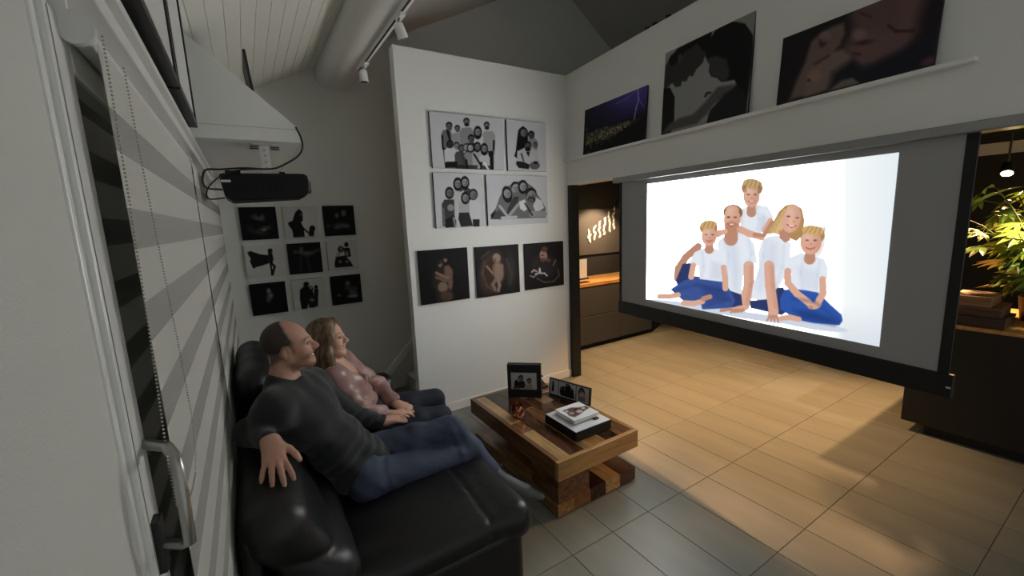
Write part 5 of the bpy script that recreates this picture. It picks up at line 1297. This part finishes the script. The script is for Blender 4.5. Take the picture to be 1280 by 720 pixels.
def strands(p):
    q = H2.loc(p); a = np.arctan2(q[:, 1], q[:, 0] + 0.03)
    return 0.0012 * np.sin(a * 34 + 6 * q[:, 2]) + 0.0009 * np.sin(a * 71 - 8 * q[:, 2])
V, F = HW.mesh(0.0045)
np_mesh('hair', V, F, hair_mat('blonde_brown_hair', (72, 54, 38), (134, 106, 76), 22, (2.6, 2.6, 0.12), 0.42), wom)
# blouse
BL = Sdf()
torso(BL, (0.515, 2.72, 0.610), WAI, CHE, NEK, SHR, SHL, (0.112, 0.150, 0.105), (0.112, 0.142, 0.13), (0.112, 0.152, 0.15))
for q in (-1, 1): BL.ell((0.475, 2.715 + q * 0.065, 0.850), (0.062, 0.062, 0.062), None, 0.05)
for a, b, c in ((SHR, ELR, WRR), (SHL, ELL, WRL)):
    a, b, c = (np.array(v, float) for v in (a, b, c))
    BL.rc(CHE, a, 0.08, 0.058, 0.06); BL.rc(np.array(NEK) + np.array([0, 0, -0.03]), a, 0.052, 0.052, 0.05); BL.rc(a, b, 0.056, 0.058, 0.03); BL.rc(b, c + 0.30 * (b - c), 0.058, 0.044, 0.03); BL.rc(c + 0.36 * (b - c), c + 0.24 * (b - c), 0.047, 0.047, 0.012)
# open v-neck
VD = _n(np.array([math.cos(math.radians(-25)), math.sin(math.radians(-25)), 0.0])); VS = np.array([-VD[1], VD[0], 0.0]); VC = np.array([0.405, 2.690, 0.0])
def vneck(p):
    q = p - VC; s_ = np.abs(q @ VS); f_ = q @ VD; z_ = p[:, 2] - 0.822
    return np.maximum(s_ - 0.40 * np.clip(z_, -0.05, 0.25), 0.01 - f_) * 0.9
BL.fn(vneck, (0.47, 2.66, 0.93), 0.17, 0.010, True)
def bl_w(p):
    f1 = 0.0055 * np.sin((p[:, 2] + 0.55 * p[:, 1] - 0.3 * p[:, 0]) * 74 + 2.2 * np.sin(p[:, 1] * 15)) * np.exp(-((p[:, 2] - 0.70) / 0.13) ** 2)
    f2 = 0.004 * np.sin((p[:, 0] * 0.8 - p[:, 1]) * 85 + 1.5 * np.sin(p[:, 2] * 20)) * np.exp(-((p[:, 2] - 0.88) / 0.10) ** 2)
    return f1 + f2 + wrinkle(0.003, 36, 42)(p)
BL.disp = bl_w
V, F = BL.mesh(0.006)
np_mesh('blouse', V, F, mat('mauve_satin', (158, 122, 116), 0.36, var=0.05, vscale=8, sheen=0.1), wom)
J2 = Sdf(); J2.ell(PEL, (0.122, 0.158, 0.10), None, 0.05)
for a, b, c in ((HIR, KNR, ANR), (HIL, KNL, ANL)):
    b, c = np.array(b), np.array(c); a2 = np.array(a)
    J2.rc(PEL, a, 0.105, 0.092, 0.05); J2.rc(a, a2 * 0.4 + b * 0.6, 0.092, 0.080, 0.03); J2.rc(a2 * 0.4 + b * 0.6, b, 0.080, 0.068, 0.03); J2.rc(b, b * 0.55 + c * 0.45, 0.064, 0.058, 0.03); J2.rc(b * 0.55 + c * 0.45, c + 0.06 * (b - c), 0.058, 0.046, 0.03)
J2.disp = wrinkle(0.0025, 44, 34)
V, F = J2.mesh(0.007)
np_mesh('jeans', V, F, mat('dark_navy_denim', (28, 32, 46), 0.75, bump=0.15, bscale=500, var=0.12, vscale=7), wom)
sk = mat('black_sock_knit', (24, 24, 26), 0.9)
sock(wom, ANL, KNL, (1.330, 2.800, 0.058), sk, 0.032); sock(wom, ANR, KNR, (1.310, 2.640, 0.058), sk, 0.032)
smooth_angle(MB().tube([np.array(WRL) + 0.07 * (np.array(ELL) - np.array(WRL)), np.array(WRL) + 0.16 * (np.array(ELL) - np.array(WRL))], 0.0285, 18).build('bracelet', 'steel', wom))
